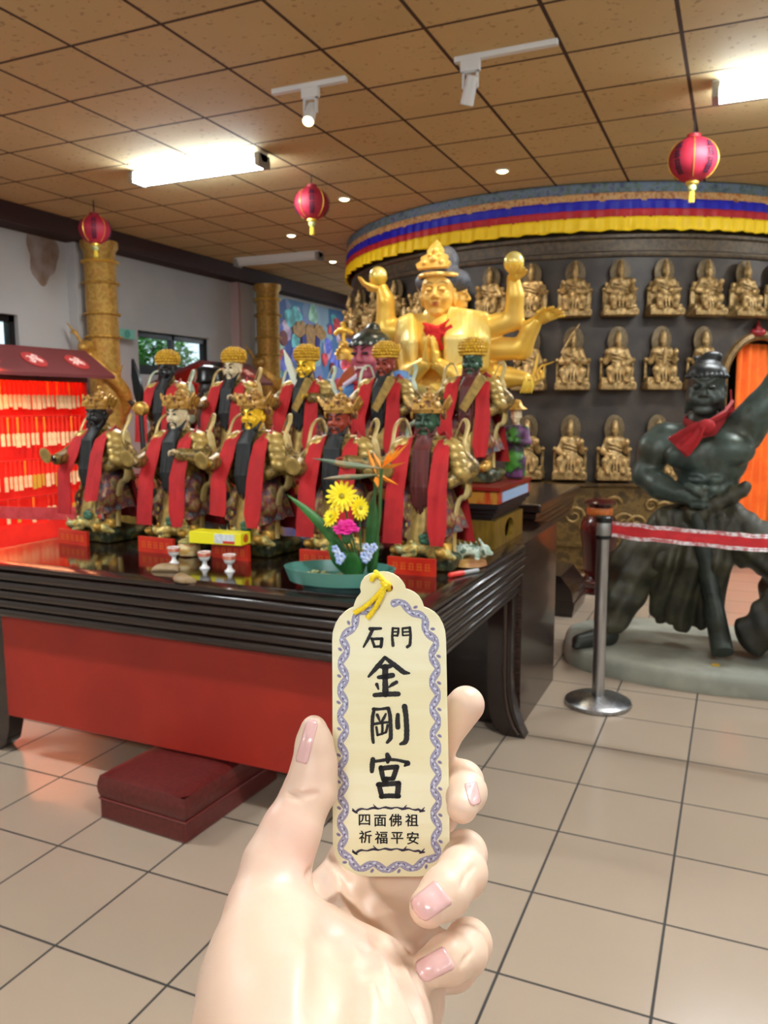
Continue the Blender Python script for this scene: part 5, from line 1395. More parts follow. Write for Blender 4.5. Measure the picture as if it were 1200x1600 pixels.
M = frame(cf, (1, 0, 0), (0, .45, .9), (0, -.9, .45))
cr.prism([(-.10, 0), (.10, 0), (.115, .03), (.085, .055), (.09, .08), (.05, .10), (.055, .13), (.025, .17), (0, .20), (-.025, .17), (-.055, .13), (-.05, .10), (-.09, .08), (-.085, .055), (-.115, .03)], .022, M)
for x, y, r in ((0, .06, .024), (-.055, .035, .018), (.055, .035, .018), (0, .12, .02), (-.03, .09, .014), (.03, .09, .014)): cr.ell(M @ Vector((x, y, .022)), r, None, 12, 8)
cr.tube([hc+Vector((.125*math.sin(a), .03-.145*math.cos(a), .105)) for a in (-1.5+3.0*i/16 for i in range(17))], .014, 8)
obj('crown', cr, mat('deity_crown', (.96, .74, .34), .32, .4, c2=(.99, .84, .50), scale=40), bud, ang=60)
RB = SDF(.02)
for k in range(9):
    u = k/8; RB.chain([V(B(706+50*u, 488+8*u, -.01-.08*math.sin(PI*u))), V(B(704+52*u, 530, -.185+.13*u*u)), V(B(700+56*u, 578-8*u, -.155+.13*u*u))], [.036, .042, .034], .005)
for k in range(5):
    u = k/4; RB.chain([V(B(642-14*u, 497+6*u, -.04-.04*u)), V(B(644-18*u, 535, -.165+.11*u)), V(B(647-14*u, 600, -.14+.1*u))], [.034, .038, .030], .005)
RB.chain([V(B(640, 600, -.14)), V(B(690, 622, -.17)), V(B(745, 600, -.10))], [.03, .034, .03]); RB.chain([V(B(640, 625, -.14)), V(B(690, 648, -.18)), V(B(742, 630, -.10))], [.03, .034, .03])
sobj('draped_robe', RB, .009, mat('deity_robe', (.97, .84, .42), .38, .2, c2=(.99, .90, .55), scale=7), bud)
SF = MB()
SF.tube([B(655, 500, -.02), B(668, 508, -.10), B(684, 514, -.15), B(700, 505, -.11), B(712, 492, -.03)], [.02, .026, .03, .026, .02], 10, flat=.6)
SF.ell(B(684, 516, -.17), (.035, .028, .03))
SF.ribbon([B(683, 518, -.185), B(680, 535, -.19), B(686, 549, -.185)], (1, 0, 0), [.06, .075, .07], .012, .004); SF.ribbon([B(686, 516, -.185), B(696, 520, -.19), B(708, 512, -.17)], (0, 0, 1), [.05, .06, .05], .012, .004); SF.ribbon([B(680, 516, -.185), B(670, 520, -.18), B(664, 512, -.16)], (0, 0, 1), [.04, .05, .04], .012, .004)
obj('red_neckerchief', SF, mat('kerchief_red', (.86, .13, .13), .75, c2=(.78, .08, .09), scale=9), bud)
# what the hands hold
def crystal(px, py, r, label):
    c = B(px, py, -.06); t = thing('golden_orb', label, 'orb', c)
    obj('ball', MB().ell((0, 0, 0), r, None, 24, 16), mat('orb_gold', (.96, .84, .42), .2, .3, c2=(1, .93, .6), scale=18), t, wp=False)
    obj('flame_base', MB().lathe([(.0, -r*1.05), (r*.6, -r*1.0), (r*.95, -r*.55), (r*1.02, -r*.2), (r*.9, -r*.35), (r*.5, -r*.85)], n=12), GOLDB, t, wp=False)
crystal(591, 431, .058, 'golden orb held up in the raised hand at left of the golden deity')
crystal(803, 409, .060, 'golden orb held up in the raised hand at right of the golden deity')
bl = thing('golden_bell', 'golden hand bell with a cross shaped handle beside the pink faced guardian', 'bell', B(537, 545, -.05))
obj('bell_body', MB().lathe([(.046, -.07), (.052, -.072), (.050, -.05), (.038, -.02), (.034, .03), (.026, .05), (.0, .055)], n=28), mat('bell_gold', (.82, .66, .34), .35, .5), bl, wp=False)
obj('bell_mouth', MB().lathe([(.0, -.06), (.045, -.066), (.045, -.069), (.0, -.064)], n=24), BLACK, bl, wp=False)
hm = MB(); hm.cyl((0, 0, .05), (0, 0, .16), .012); hm.tube([(-.055, 0, .105), (-.03, 0, .12), (.03, 0, .12), (.055, 0, .105)], [.014, .02, .02, .014], 10); hm.ell((0, 0, .12), .024); hm.tube([(0, 0, .13), (0, 0, .155), (0, 0, .18)], [.02, .017, .006], 10); hm.ell((.058, 0, .10), .016); hm.ell((-.058, 0, .10), .016)
obj('handle', hm, GOLD, bl, wp=False)
sp_t = thing('golden_sprig', 'golden sprig and tassel held in the lower right hand of the golden deity', 'sprig', B(832, 590, -.1))
m = MB(); o = Vector(sp_t.location)
m.tube([B(830, 596, -.1)-o, B(836, 575, -.1)-o, B(841, 552, -.1)-o], [.012, .010, .004], 8); m.tube([B(832, 590, -.1)-o, B(846, 572, -.1)-o, B(866, 565, -.1)-o], [.009, .007, .003], 8); m.tube([B(832, 592, -.1)-o, B(846, 586, -.1)-o, B(852, 570, -.1)-o], [.009, .006, .003], 8)
obj('leaves', m, GOLD, sp_t, wp=False)
m = MB(); 
for k in range(5): m.tube([B(822+2*k, 590, -.12)-o, B(818+3.5*k, 604, -.13)-o, B(813+4.2*k, 614, -.12)-o], [.012, .011, .005], 8)
obj('tassel', m, GOLDB, sp_t, wp=False)

# ------------------------------------------------------------------ pink faced guardian
GY = 4.60
def G(px, py, dy=0.): return Vector(V(aty(px, py, GY+dy)))
gd = thing('guardian_statue', 'pink faced tusked guardian statue with blue sleeves and dark cap', 'statue', (-2.13, 4.66, RZT))
S = SDF(.03); c = G(580, 640); S.ell((c.x, GY, 1.5), (.17, .12, .17)); S.cone((c.x-.14, GY, 1.60), (c.x+.14, GY, 1.60), .08, .08); S.cone((c.x, GY, RZT+.17), (c.x, GY, 1.42), .16, .14); S.cone((c.x, GY, RZT+.06), (c.x, GY, RZT+.2), .055, .14)
sobj('red_robe', S, .011, mat('guardian_red', (.62, .09, .09), .7, c2=(.52, .06, .08), scale=8), gd)
S = SDF(.03)
S.chain([V(G(562, 606)), V(G(542, 622, -.04)), V(G(530, 655, -.12))], [.075, .07, .055]); S.chain([V(G(600, 604)), V(G(626, 598, -.05)), V(G(634, 640, -.12))], [.075, .07, .055])
sobj('blue_sleeves', S, .010, mat('guardian_blue', (.25, .43, .66), .6, c2=(.34, .53, .74), scale=9), gd)
m = MB(); m.tube([G(538, 602, -.09), G(552, 592, -.1), G(562, 584, -.09)], .016, 8); obj('white_trim', m, mat('trim_white', (.88, .84, .90), .5), gd)
S = SDF(.015); gh = G(577, 557, -.03); head_sdf(S, V(gh), .30, rotz(-.12), fierce=1., jaw=1.1)
pk = mat('face_pink', (.70, .34, .40), .42, c2=(.64, .27, .34), scale=12)
hd = sobj('head', S, .0075, pk, gd)
m = MB(); q = .30; M = Matrix.Translation(gh) @ Matrix.Rotation(-.12, 4, 'Z')
tk = MB()
for sx in (-1, 1): tk.tube([M @ Vector((sx*.11*q, -.345*q, -.28*q)), M @ Vector((sx*.13*q, -.37*q, -.2*q))], [.011, .004], 8)
tk.tube([M @ Vector((-.08*q, -.375*q, -.24*q)), M @ Vector((.08*q, -.375*q, -.24*q))], .006, 8)
obj('tusks', tk, mat('tusk_white', (.90, .84, .78), .35), hd)
ey = MB(); eb = MB()
for sx in (-1, 1):
    ey.ell(M @ Vector((sx*.135*q, -.375*q, .045*q)), (.022, .010, .009), None, 12, 8)
    eb.tube([M @ Vector((sx*x*q, y*q, z*q)) for x, y, z in ((.05, -.40, .12), (.15, -.37, .19), (.26, -.29, .24))], [.006, .009, .004], 8)
obj('eyes', ey, mat('eye_dark', (.14, .08, .08), .3), hd); obj('eyebrows', eb, mat('brow_plum', (.30, .10, .14), .5), hd)
S = SDF(.02); S.ell(V(gh+Vector((0, .03, .08))), (.125, .14, .085)); S.cone(V(gh+Vector((0, .03, .13))), V(gh+Vector((.01, .04, .165))), .065, .045)
for k in range(9): a = -1.6+k*.4; S.ell(V(gh+Vector((.122*math.sin(a), .02-.135*math.cos(a), .068))), .016, k=.008)
sobj('cap', S, .008, mat('cap_darkgreen', (.10, .13, .12), .3, c2=(.22, .25, .22), scale=30), gd)
m = MB()
for k in range(5): a = -1.0+k*.5; m.ell(gh+Vector((.126*math.sin(a), .02-.148*math.cos(a), .07)), .010, None, 10, 6)
obj('cap_beads', m, mat('bead_pale', (.70, .74, .70), .25), gd)
m = MB(); m.ribbon([G(566, 600, -.14), G(572, 640, -.15), G(574, 690, -.15)], (1, 0, 0), [.12, .15, .15], .01, .006); m.tube([G(556, 598, -.06), G(577, 604, -.16), G(600, 598, -.06)], .028, 10, flat=.6)
obj('red_scarf', m, REDCLOTH, gd)
m = MB().lathe([(.0, -.008), (.19, -.008), (.20, 0), (.19, .008), (.0, .008)], n=40, M=frame((gh.x-.12, GY+.14, 1.62), (1, 0, 0), (0, 0, 1), (0, -1, 0)))
obj('orange_halo', m, mat('halo_orange', (.72, .33, .12), .5, c2=(.62, .24, .08), scale=8), gd)
m = MB().cyl((gh.x-.12, GY+.155, RZT), (gh.x-.12, GY+.155, 1.5), .02); obj('halo_post', m, DKWOOD, gd)

# ------------------------------------------------------------------ green warrior on a stone base
WY = 5.10
def Wp(px, py, dy=0.): return Vector(V(aty(px, py, WY+dy)))
wr = thing('warrior_statue', 'dark green bronze muscular warrior statue lunging, red scarf at the neck', 'statue', (-.1, 5.0, .1))
sk = mat('verdigris', (.21, .25, .225), .42, .25, c2=((.27, .32, .29), (.22, .235, .19)), scale=6, bump=.08)
tr_m = mat('warrior_trousers', (.18, .175, .13), .55, .15, c2=(.26, .245, .175), scale=8, bump=.15)
S = SDF(.03)
S.ell(V(Wp(1108, 715)), (.215, .15, .20)); S.cone(V(Wp(1048, 690, .02)), V(Wp(1158, 678, .02)), .105, .11); S.ell(V(Wp(1105, 770)), (.185, .14, .15)); S.cone(V(Wp(1100, 660, .03)), V(Wp(1102, 690, .04)), .105, .13)
S.ell(V(Wp(1070, 712, -.10)), (.115, .07, .085), k=.025); S.ell(V(Wp(1145, 704, -.09)), (.12, .075, .09), k=.025)
for i in range(3):
    for x in (1088, 1116): S.ell(V(Wp(x, 750+i*16, -.125+.005*i)), (.05, .03, .03), k=.018)
S.cone(V(Wp(1102, 700, -.165)), V(Wp(1102, 790, -.155)), .008, .008, .02, 's')
S.chain([V(Wp(1038, 686, .02)), V(Wp(1024, 705, 0)), V(Wp(1008, 742, -.02))], [.10, .095, .072]); S.ell(V(Wp(1020, 700, .0)), (.085, .085, .10))
S.chain([V(Wp(1008, 742, -.02)), V(Wp(1032, 760, -.11)), V(Wp(1066, 775, -.20))], [.075, .075, .05])
S.chain([V(Wp(1160, 678, .02)), V(Wp(1190, 640, .0)), V(Wp(1222, 598, -.02)), V(Wp(1244, 545, -.04)), V(Wp(1252, 500, -.06))], [.11, .10, .085, .075, .05]); S.ell(V(Wp(1172, 655, .0)), (.10, .10, .09))
sobj('torso', S, .0105, sk, wr)
H = SDF(.01); fc = Wp(1078, 775, -.225)
H.cone(V(Wp(1064, 774, -.2)), V(fc), .05, .055)
for i in range(4):
    a = fc+Vector((.02, -.03, .05-.032*i)); H.chain([V(a), V(a+Vector((.055, -.025, 0))), V(a+Vector((.06, .02, -.004))), V(a+Vector((.02, .035, 0)))], [.022, .021, .02, .016], .008)
H.chain([V(fc+Vector((-.01, -.04, .06))), V(fc+Vector((.03, -.07, .04))), V(fc+Vector((.06, -.07, .02)))], [.024, .021, .017], .01)
sobj('fist', H, .007, sk, wr); H = SDF(.01)
hand_sdf(H, V(Wp(1252, 500, -.06)), (.2, -.2, 1), (-.5, -1, 0), .2, .7); sobj('raised_hand', H, .007, sk, wr)
S = SDF(.015); wh = Wp(1103, 609, -.06); head_sdf(S, V(wh), .30, rotz(-.06), fierce=1.3, jaw=1.2)
for sx in (-1, 1): S.ell(V(wh+Vector((sx*.055, -.085, -.055))), (.03, .025, .03)); S.cone(V(wh+Vector((sx*.08, -.05, -.06))), V(wh+Vector((sx*.10, -.03, -.13))), .025, .012)
hd = sobj('head', S, .0075, mat('warrior_face', (.155, .175, .155), .4, .2, c2=(.21, .235, .21), scale=9), wr)
M = Matrix.Translation(wh) @ Matrix.Rotation(-.06, 4, 'Z'); ey = MB()
for sx in (-1, 1): ey.ell(M @ Vector((sx*.135*.3, -.375*.3, .04*.3)), (.017, .009, .009), None, 12, 8)
obj('eyes', ey, mat('eye_bronze', (.05, .06, .055), .2), hd)
S = SDF(.015); S.ell(V(wh+Vector((0, .03, .09))), (.112, .125, .075)); S.ell(V(wh+Vector((.005, .05, .165))), (.065, .06, .04)); S.ell(V(wh+Vector((.025, .05, .19))), (.055, .05, .035)); S.cone(V(wh+Vector((-.04, .05, .15))), V(wh+Vector((-.065, .045, .185))), .03, .015)
for k in range(13): a = -1.5+k*.25; S.cone(V(wh+Vector((.11*math.sin(a), .03-.13*math.cos(a), .075))), V(wh+Vector((.05*math.sin(a), .04-.06*math.cos(a), .155))), .014, .012, .006)
sobj('hair_topknot', S, .007, mat('warrior_hair', (.09, .10, .10), .4, .2), wr)
S = SDF(.035); pv = Wp(1095, 815, .0)
foot = atz(905, 1003, .15); ank = atz(950, 985, .20)
S.ell(V(pv), (.20, .16, .14)); kneeL = Wp(988, 885, -.10)
S.chain([V(Wp(1062, 825, -.02)), V(kneeL)], [.165, .145]); S.chain([V(kneeL), (kneeL.x*.5+ank.x*.5-.0, kneeL.y*.5+ank.y*.5+.02, kneeL.z*.5+ank.z*.5), (ank.x, ank.y, ank.z+.04)], [.145, .125, .085])
kneeR = Wp(1232, 880, -.05); S.chain([V(Wp(1135, 825, 0)), V(kneeR)], [.165, .14]); S.chain([V(kneeR), (kneeR.x-.02, kneeR.y+.1, .5), (kneeR.x-.05, kneeR.y+.22, .2)], [.14, .12, .08])
def folds(P):
    return .010*np.sin(P[:, 2]*38+P[:, 0]*22+3*np.sin(P[:, 0]*7))+.006*np.sin(P[:, 0]*60-P[:, 2]*30)
S.disp = folds
sobj('trousers', S, .012, tr_m, wr)
S = SDF(.03)
for k in range(9):
    u = k/8; x0 = 1035+u*95; x1 = 1020+u*105; ye = 955+24*math.sin(u*PI)+6*math.sin(k*2.3)
    S.chain([V(Wp(x0, 815, -.13)), V(Wp((x0+x1)/2, 880, -.15-.03*math.sin(k*2))), V(Wp(x1, ye, -.08+.03*math.sin(k*1.7)))], [.05, .05, .030], .03)
S.chain([V(Wp(1035, 806, -.10)), V(Wp(1090, 800, -.16)), V(Wp(1150, 770, -.08)), V(Wp(1168, 760, -.04))], [.04, .05, .045, .03]); S.ell(V(Wp(1088, 803, -.2)), (.06, .05, .05))
S.disp = lambda P: .007*np.sin(P[:, 0]*75+4*np.sin(P[:, 2]*6))
sobj('draped_kilt', S, .012, tr_m, wr)
S = SDF(.02); S.cone((ank.x, ank.y, ank.z), (ank.x+.0, ank.y, .174), .065, .06); S.cone((ank.x, ank.y, .174), (foot.x, foot.y-.01, .156), .06, .042)
sf = S; S = SDF(.02)
fr = Vector((kneeR.x-.05, kneeR.y+.22, .175)); S.cone((fr.x, fr.y, .22), V(fr), .065, .06); S.cone(V(fr), (fr.x+.18, fr.y-.08, .157), .06, .04)
sobj('foot', S, .009, mat('foot_dark', (.14, .15, .13), .45, .2), wr); S = sf
for i in range(4): S.ell((foot.x-.01+.0*i, foot.y-.045+.028*i, .135), (.028, .015, .018), k=.006)
sobj('foot', S, .009, mat('foot_dark', (.14, .15, .13), .45, .2), wr)

cb_ = MB().tube([Wp(1086, 800, -.22), Wp(1098, 850, -.20), Wp(1112, 930, -.18), atz(1129, 1020, .175)], [.035, .045, .055, .06], 14)
obj('club', cb_, mat('club_green', (.14, .165, .145), .45, .2, c2=(.20, .23, .2), scale=10, bump=.2), wr)
sm_ = MB(); pts = [Wp(1058, 700, -.22), Wp(1074, 686, -.215), Wp(1092, 672, -.20), Wp(1112, 668, -.19), Wp(1132, 650, -.14), Wp(1142, 632, -.05)]
sm_.ribbon(pts, [(.55, 0, 1), (.5, 0, 1), (.4, 0, 1), (.2, 0, 1), (.5, 0, 1), (.6, .2, 1)], [.155, .135, .10, .095, .085, .07], .016, .006, 8)
sm_.ribbon([Wp(1098, 664, -.215), Wp(1084, 688, -.24), Wp(1068, 706, -.245)], (.6, 0, .6), [.06, .08, .085], .012, .005, 6)
sm_.ell(Wp(1104, 667, -.205), (.05, .035, .045)); sm_.tube([Wp(1140, 640, -.06), Wp(1120, 640, .14), Wp(1085, 645, .14), Wp(1072, 660, -.03), Wp(1090, 668, -.19)], .03, 10, flat=.6)
obj('red_scarf', sm_, mat('scarf_red', (.64, .06, .09), .75, c2=(.54, .04, .07), scale=8), wr)
m = MB(); m.ribbon([Wp(1142, 610, .05), Wp(1143, 635, .03), Wp(1138, 655, 0)], (0, 1, 0), .05, .01); obj('scarf_tail', m, mat('scarf_red', (.64, .06, .09), .75), wr)
S = SDF(.04); rc = atz(1190, 1035, .12)
for k in range(8): S.ell((rc.x-.03+.09*(k % 4), rc.y+.06+.05*(k//4)*1.3, .262+.09*((k*3) % 4)/2), (.11, .10, .115))
S.disp = lambda P: .012*np.sin(P[:, 0]*40+P[:, 2]*30)
rk = sobj('rock_under_knee', S, .014, mat('rock_dark', (.13, .13, .10), .6, c2=(.2, .19, .14), scale=7, bump=.3), wr)
sb = thing('stone_base', 'grey green rounded stone slab under the warrior statue', 'statue base', (-.06, 5.02, 0))
poly = []
for i in range(64):
    t = 2*PI*i/64; q = (abs(math.cos(t))**2.6+abs(math.sin(t))**2.6)**(-1/2.6); w = 1+.02*math.sin(3*t+1)+.012*math.sin(7*t)
    poly.append((.90*q*w*math.cos(t), .55*q*w*math.sin(t)))
m = MB(); m.rings([[Vector((p[0]*k, p[1]*k, z)) for p in poly] for k, z in ((1.0, 0), (1.01, .03), (1.0, .075), (.985, .098), (.96, .11), (.5, .112))])
obj('slab', m, mat('stone_greygreen', (.60, .60, .54), .6, c2=(.52, .525, .475), scale=5, bump=.2), sb, wp=False, ang=60)
cn = atz(1118, 1040, .11); m = MB()
co = thing('coin', 'shiny coin lying on the stone slab beneath the club', 'coin', (cn.x, cn.y, .112)); obj('disc', MB().lathe([(.0, 0), (.022, 0), (.024, .002), (.022, .004), (.0, .004)], n=24), GOLDB, co, wp=False)

# ================================================================== THE HAND AND THE AMULET
TD = .350; TS = TD/FPX
TO = atd(609, 1130, TD)
TF = frame(TO, CR, CU, -CW)
def tp(px, py): return ((px-609)*TS, -(py-1130)*TS)
half_r = [(598.5, 893.5), (606, 894), (615, 897), (623, 902), (629, 908.5), (633, 915), (634.5, 920.5), (641, 922.5), (648, 926), (655, 932), (660, 940), (663, 949), (671, 952), (680, 957.5), (687, 965), (692, 974), (695.5, 985), (697, 1000), (699, 1100), (701, 1200), (702.5, 1315), (701, 1334), (695, 1350), (685, 1361), (672, 1367), (655, 1369.5)]
half_l = [(575, 1369.5), (556, 1366), (541, 1359), (530, 1349), (523, 1336), (520, 1318), (519.5, 1200), (519.5, 1100), (519, 1000), (520, 987), (524, 975), (530, 965), (538, 957), (546, 951.5), (552, 949), (554, 942), (557, 935), (562, 929), (564, 925.5), (562.5, 918), (564, 910), (569, 902), (577, 897), (588, 894)]
outl = [tp(*p) for p in half_r+half_l]
hole = [(tp(607, 919)[0]+.0020*math.cos(t), tp(607, 919)[1]+.0020*math.sin(t)) for t in (2*PI*i/20 for i in range(20))]
from mathutils.geometry import tessellate_polygon
amu = thing('wooden_amulet', 'pale wooden amulet tag with black brush lettering and yellow cord held in the hand', 'amulet', TO)
def tagmesh(z0, z1):
    allp = outl+hole; n = len(outl); h = len(hole)
    tri = tessellate_polygon([[Vector((*p, 0)) for p in outl], [Vector((*p, 0)) for p in hole]])
    vs = [(p[0], p[1], z1) for p in allp]+[(p[0], p[1], z0) for p in allp]; N = len(allp)
    fs = [tuple(t) for t in tri]+[tuple(N+i for i in t[::-1]) for t in tri]
    fs += [(i, (i+1) % n, N+(i+1) % n, N+i) for i in range(n)]+[(n+i, n+(i+1) % h, N+n+(i+1) % h, N+n+i) for i in range(h)]
    return MB().add(vs, fs, TF)
obj('tag_board', tagmesh(-.0034, 0), mat('amulet_board', (.955, .935, .80), .45, c2=(.93, .895, .73), scale=14, stretch=(.6, .6, 6)), amu, smooth=False)
ink = mat('brush_ink', (.07, .065, .08), .55)
def stroke(mb, pts, w, conv, z0=.00005, z1=.00022):
    """a flat brush stroke with round ends; pts/widths in photo pixels"""
    P = [Vector(conv(*p)) for p in pts]
    if not hasattr(w, '__len__'): w = [w]*len(P)
    fine = []; fw = []
    for i in range(len(P)-1):
        for k in range(8): u = k/8; fine.append(P[i].lerp(P[i+1], u)); fw.append(w[i]*(1-u)+w[i+1]*u)
    fine.append(P[-1]); fw.append(w[-1])
    for _ in range(2): fine = [fine[0]]+[(fine[i-1]+fine[i]*2+fine[i+1])/4 for i in range(1, len(fine)-1)]+[fine[-1]]
    L = []; Rr = []
    for i, p in enumerate(fine):
        d = (fine[min(i+1, len(fine)-1)]-fine[max(i-1, 0)]).normalized(); nrm = Vector((-d.y, d.x)); r = fw[i]*TS/2*(1+.05*math.sin(i*1.9))
        L.append(p+nrm*r); Rr.append(p-nrm*r)
    d0 = (fine[1]-fine[0]).normalized(); d1 = (fine[-1]-fine[-2]).normalized()
    cap0 = [fine[0]+Matrix.Rotation(a, 2) @ (-d0)*fw[0]*TS/2 for a in (-.9, -.3, .3, .9)]
    cap1 = [fine[-1]+Matrix.Rotation(a, 2) @ d1*fw[-1]*TS/2 for a in (-.9, -.3, .3, .9)]
    n = len(fine)
    rows = [[(q.x, q.y, z0) for q in (L[i], Rr[i])] for i in range(n)]
    vs = []; fs = []
    for i in range(n): vs += [(L[i].x, L[i].y, z1), (Rr[i].x, Rr[i].y, z1)]
    for i in range(n-1): fs.append((2*i, 2*i+1, 2*i+3, 2*i+2))
    mb.add(vs, fs, TF)
    c0 = len(mb.v)
    def fan(c, arc):
        vv = [(c.x, c.y, z1)]+[(q.x, q.y, z1) for q in arc]; mb.add(vv, [(0, i, i+1) for i in range(1, len(arc))], TF)
    fan(fine[0], [Rr[0]]+cap0[::-1]+[L[0]]) if False else fan(fine[0], [L[0]]+[fine[0]+Matrix.Rotation(a, 2) @ Vector((-d0.y, d0.x))*fw[0]*TS/2 for a in (.5, 1.05, 1.57, 2.1, 2.65)]+[Rr[0]])
    fan(fine[-1], [L[-1]]+[fine[-1]+Matrix.Rotation(-a, 2) @ Vector((-d1.y, d1.x))*fw[-1]*TS/2 for a in (.5, 1.05, 1.57, 2.1, 2.65)]+[Rr[-1]])
A1 = lambda x, y: tp(520+x/6.316, 960+y/6.316)
A2 = lambda x, y: tp(530+x/6.154, 1120+y/6.154)
K = 1.42/6.3
def char(name, items):
    m = MB()
    for pts, w, cv in items: stroke(m, pts, [q*K for q in w] if hasattr(w, '__len__') else w*K, cv)
    obj(name, m, ink, amu, smooth=False)
char('lettering', [([(368, 142), (430, 140), (475, 138)], [26, 22, 18], A1), ([(392, 150), (350, 240), (304, 320)], [24, 24, 14], A1), ([(385, 238), (400, 285), (412, 316)], 20, A1), ([(385, 244), (440, 240), (484, 240)], 20, A1), ([(484, 240), (480, 285), (474, 318)], 24, A1), ([(408, 318), (476, 314)], 18, A1)])
char('lettering', [([(592, 136), (586, 220), (594, 305)], [18, 18, 24], A1), ([(592, 136), (645, 138)], 14, A1), ([(648, 138), (646, 180), (636, 210)], 16, A1), ([(598, 172), (644, 172)], 12, A1), ([(598, 208), (638, 208)], 14, A1), ([(688, 140), (690, 205)], 14, A1), ([(688, 138), (758, 130)], 16, A1), ([(760, 130), (768, 210), (762, 300), (735, 320)], [20, 20, 22, 22], A1), ([(692, 174), (756, 170)], 12, A1), ([(692, 208), (750, 204)], 12, A1)])
char('lettering', [([(514, 424), (440, 515), (354, 612)], [24, 36, 18], A1), ([(514, 424), (610, 500), (700, 572), (755, 580)], [24, 36, 36, 14], A1), ([(472, 512), (520, 522), (572, 508)], [28, 36, 30], A1), ([(518, 520), (516, 640), (520, 785)], [46, 38, 46], A1), ([(452, 620), (520, 612), (590, 600)], [26, 40, 36], A1), ([(434, 690), (450, 735)], [26, 14], A1), ([(628, 668), (590, 690), (552, 718)], [26, 26, 12], A1), ([(412, 796), (520, 786), (645, 784)], [30, 36, 36], A1)])
char('lettering', [([(410, 930), (392, 1010), (388, 1130), (395, 1235), (400, 1262)], [22, 26, 24, 24, 22], A1), ([(402, 934), (470, 934), (546, 924)], [26, 18, 24], A1), ([(548, 926), (566, 1000), (572, 1130), (572, 1222), (538, 1262)], [26, 28, 28, 30, 22], A1), ([(438, 990), (452, 1022), (462, 1050)], [22, 20, 12], A1), ([(524, 980), (504, 1022), (478, 1062)], [14, 22, 16], A1), ([(402, 1082), (470, 1070), (552, 1062)], [20, 20, 16], A1), ([(430, 1112), (436, 1150), (442, 1190)], 18, A1), ([(488, 1078), (490, 1130), (486, 1178)], 18, A1), ([(540, 1092), (534, 1130), (524, 1162)], 18, A1), ([(440, 1190), (484, 1178), (526, 1162)], 16, A1), ([(642, 990), (638, 1050), (642, 1112)], [28, 34, 36], A1), ([(708, 908), (722, 1000), (730, 1130), (728, 1230), (712, 1262), (668, 1278)], [40, 36, 38, 38, 36, 20], A1)])
char('lettering', [([(462, 362), (472, 395), (466, 432)], [30, 44, 26], A2), ([(324, 408), (318, 460), (314, 522)], [34, 38, 30], A2), ([(324, 430), (400, 420), (470, 408), (560, 414), (648, 436)], [22, 22, 26, 20, 26], A2), ([(656, 446), (630, 470)], [42, 16], A2), ([(402, 488), (412, 545), (424, 604)], [36, 36, 30], A2), ([(400, 496), (480, 486), (556, 480)], 34, A2), ([(552, 486), (534, 545), (518, 590)], 36, A2), ([(424, 600), (516, 592)], 30, A2), ([(454, 596), (438, 645)], [36, 30], A2), ([(382, 648), (396, 710), (412, 766)], [34, 36, 34], A2), ([(376, 652), (470, 644), (568, 638)], 36, A2), ([(570, 640), (566, 700), (558, 756)], 40, A2), ([(404, 764), (480, 758), (572, 762)], 34, A2)])
# two rows of small characters
def glyphs(body, px, py, size_px, ex):
    cu = bpy.data.curves.new('lettering', 'FONT'); cu.body = body; cu.size = size_px*TS; cu.align_x = 'CENTER'; cu.align_y = 'CENTER'; cu.offset = 0; cu.space_character = ex
    tmp = bpy.data.objects.new('lettering', cu); COL.objects.link(tmp)
    dg = bpy.context.evaluated_depsgraph_get(); me = bpy.data.meshes.new_from_object(tmp.evaluated_get(dg)); bpy.data.objects.remove(tmp)
    bm = bmesh.new()
    for dx, dy in ((0, 0), (.00012, 0), (-.00012, 0), (0, .00008), (0, -.00008)):
        m2 = me.copy(); m2.transform(Matrix.Translation((dx, dy, abs(dx)*.02+abs(dy)*.03))); bm.from_mesh(m2); bpy.data.meshes.remove(m2)
    bm.to_mesh(me); bm.free()
    me.materials.clear(); x, y = tp(px, py); me.transform(TF @ Matrix.Translation((x, y, .0002)))
    o = link('lettering', me, ink, amu, True); return o
SMALL = [('四', 569.5, 1282), ('面', 594, 1283), ('佛', 618, 1283), ('祖', 643.5, 1283), ('祈', 571, 1309), ('福', 596, 1310), ('平', 620.5, 1310), ('安', 645, 1311)]
for ch_, x_, y_ in SMALL: glyphs(ch_, x_, y_, 21, 1)
dv = MB()
for y0 in (1266, 1330.5):
    pts = [(551+q*(663-551)/24, y0-4.0*math.sin(PI*q/24)+(2.5 if q in (1, 23) else 0)+1.0*math.sin(q*1.6)) for q in range(25)]
    stroke(dv, pts, [1.6+2.2*abs(math.sin(q*.62+.4)) for q in range(25)], tp)
    for x, s in ((556, -1), (588, -1), (630, 1), (659, 1)):
        k = min(range(25), key=lambda i: abs(pts[i][0]-x)); p = pts[k]; stroke(dv, [(p[0]+5*s, p[1]-6), (p[0], p[1]), (p[0]-3*s, p[1]+1.5)], [1., 3.6, 1.2], tp)
obj('dividers', dv, mat('divider_ink', (.20, .17, .24), .55), amu, smooth=False)
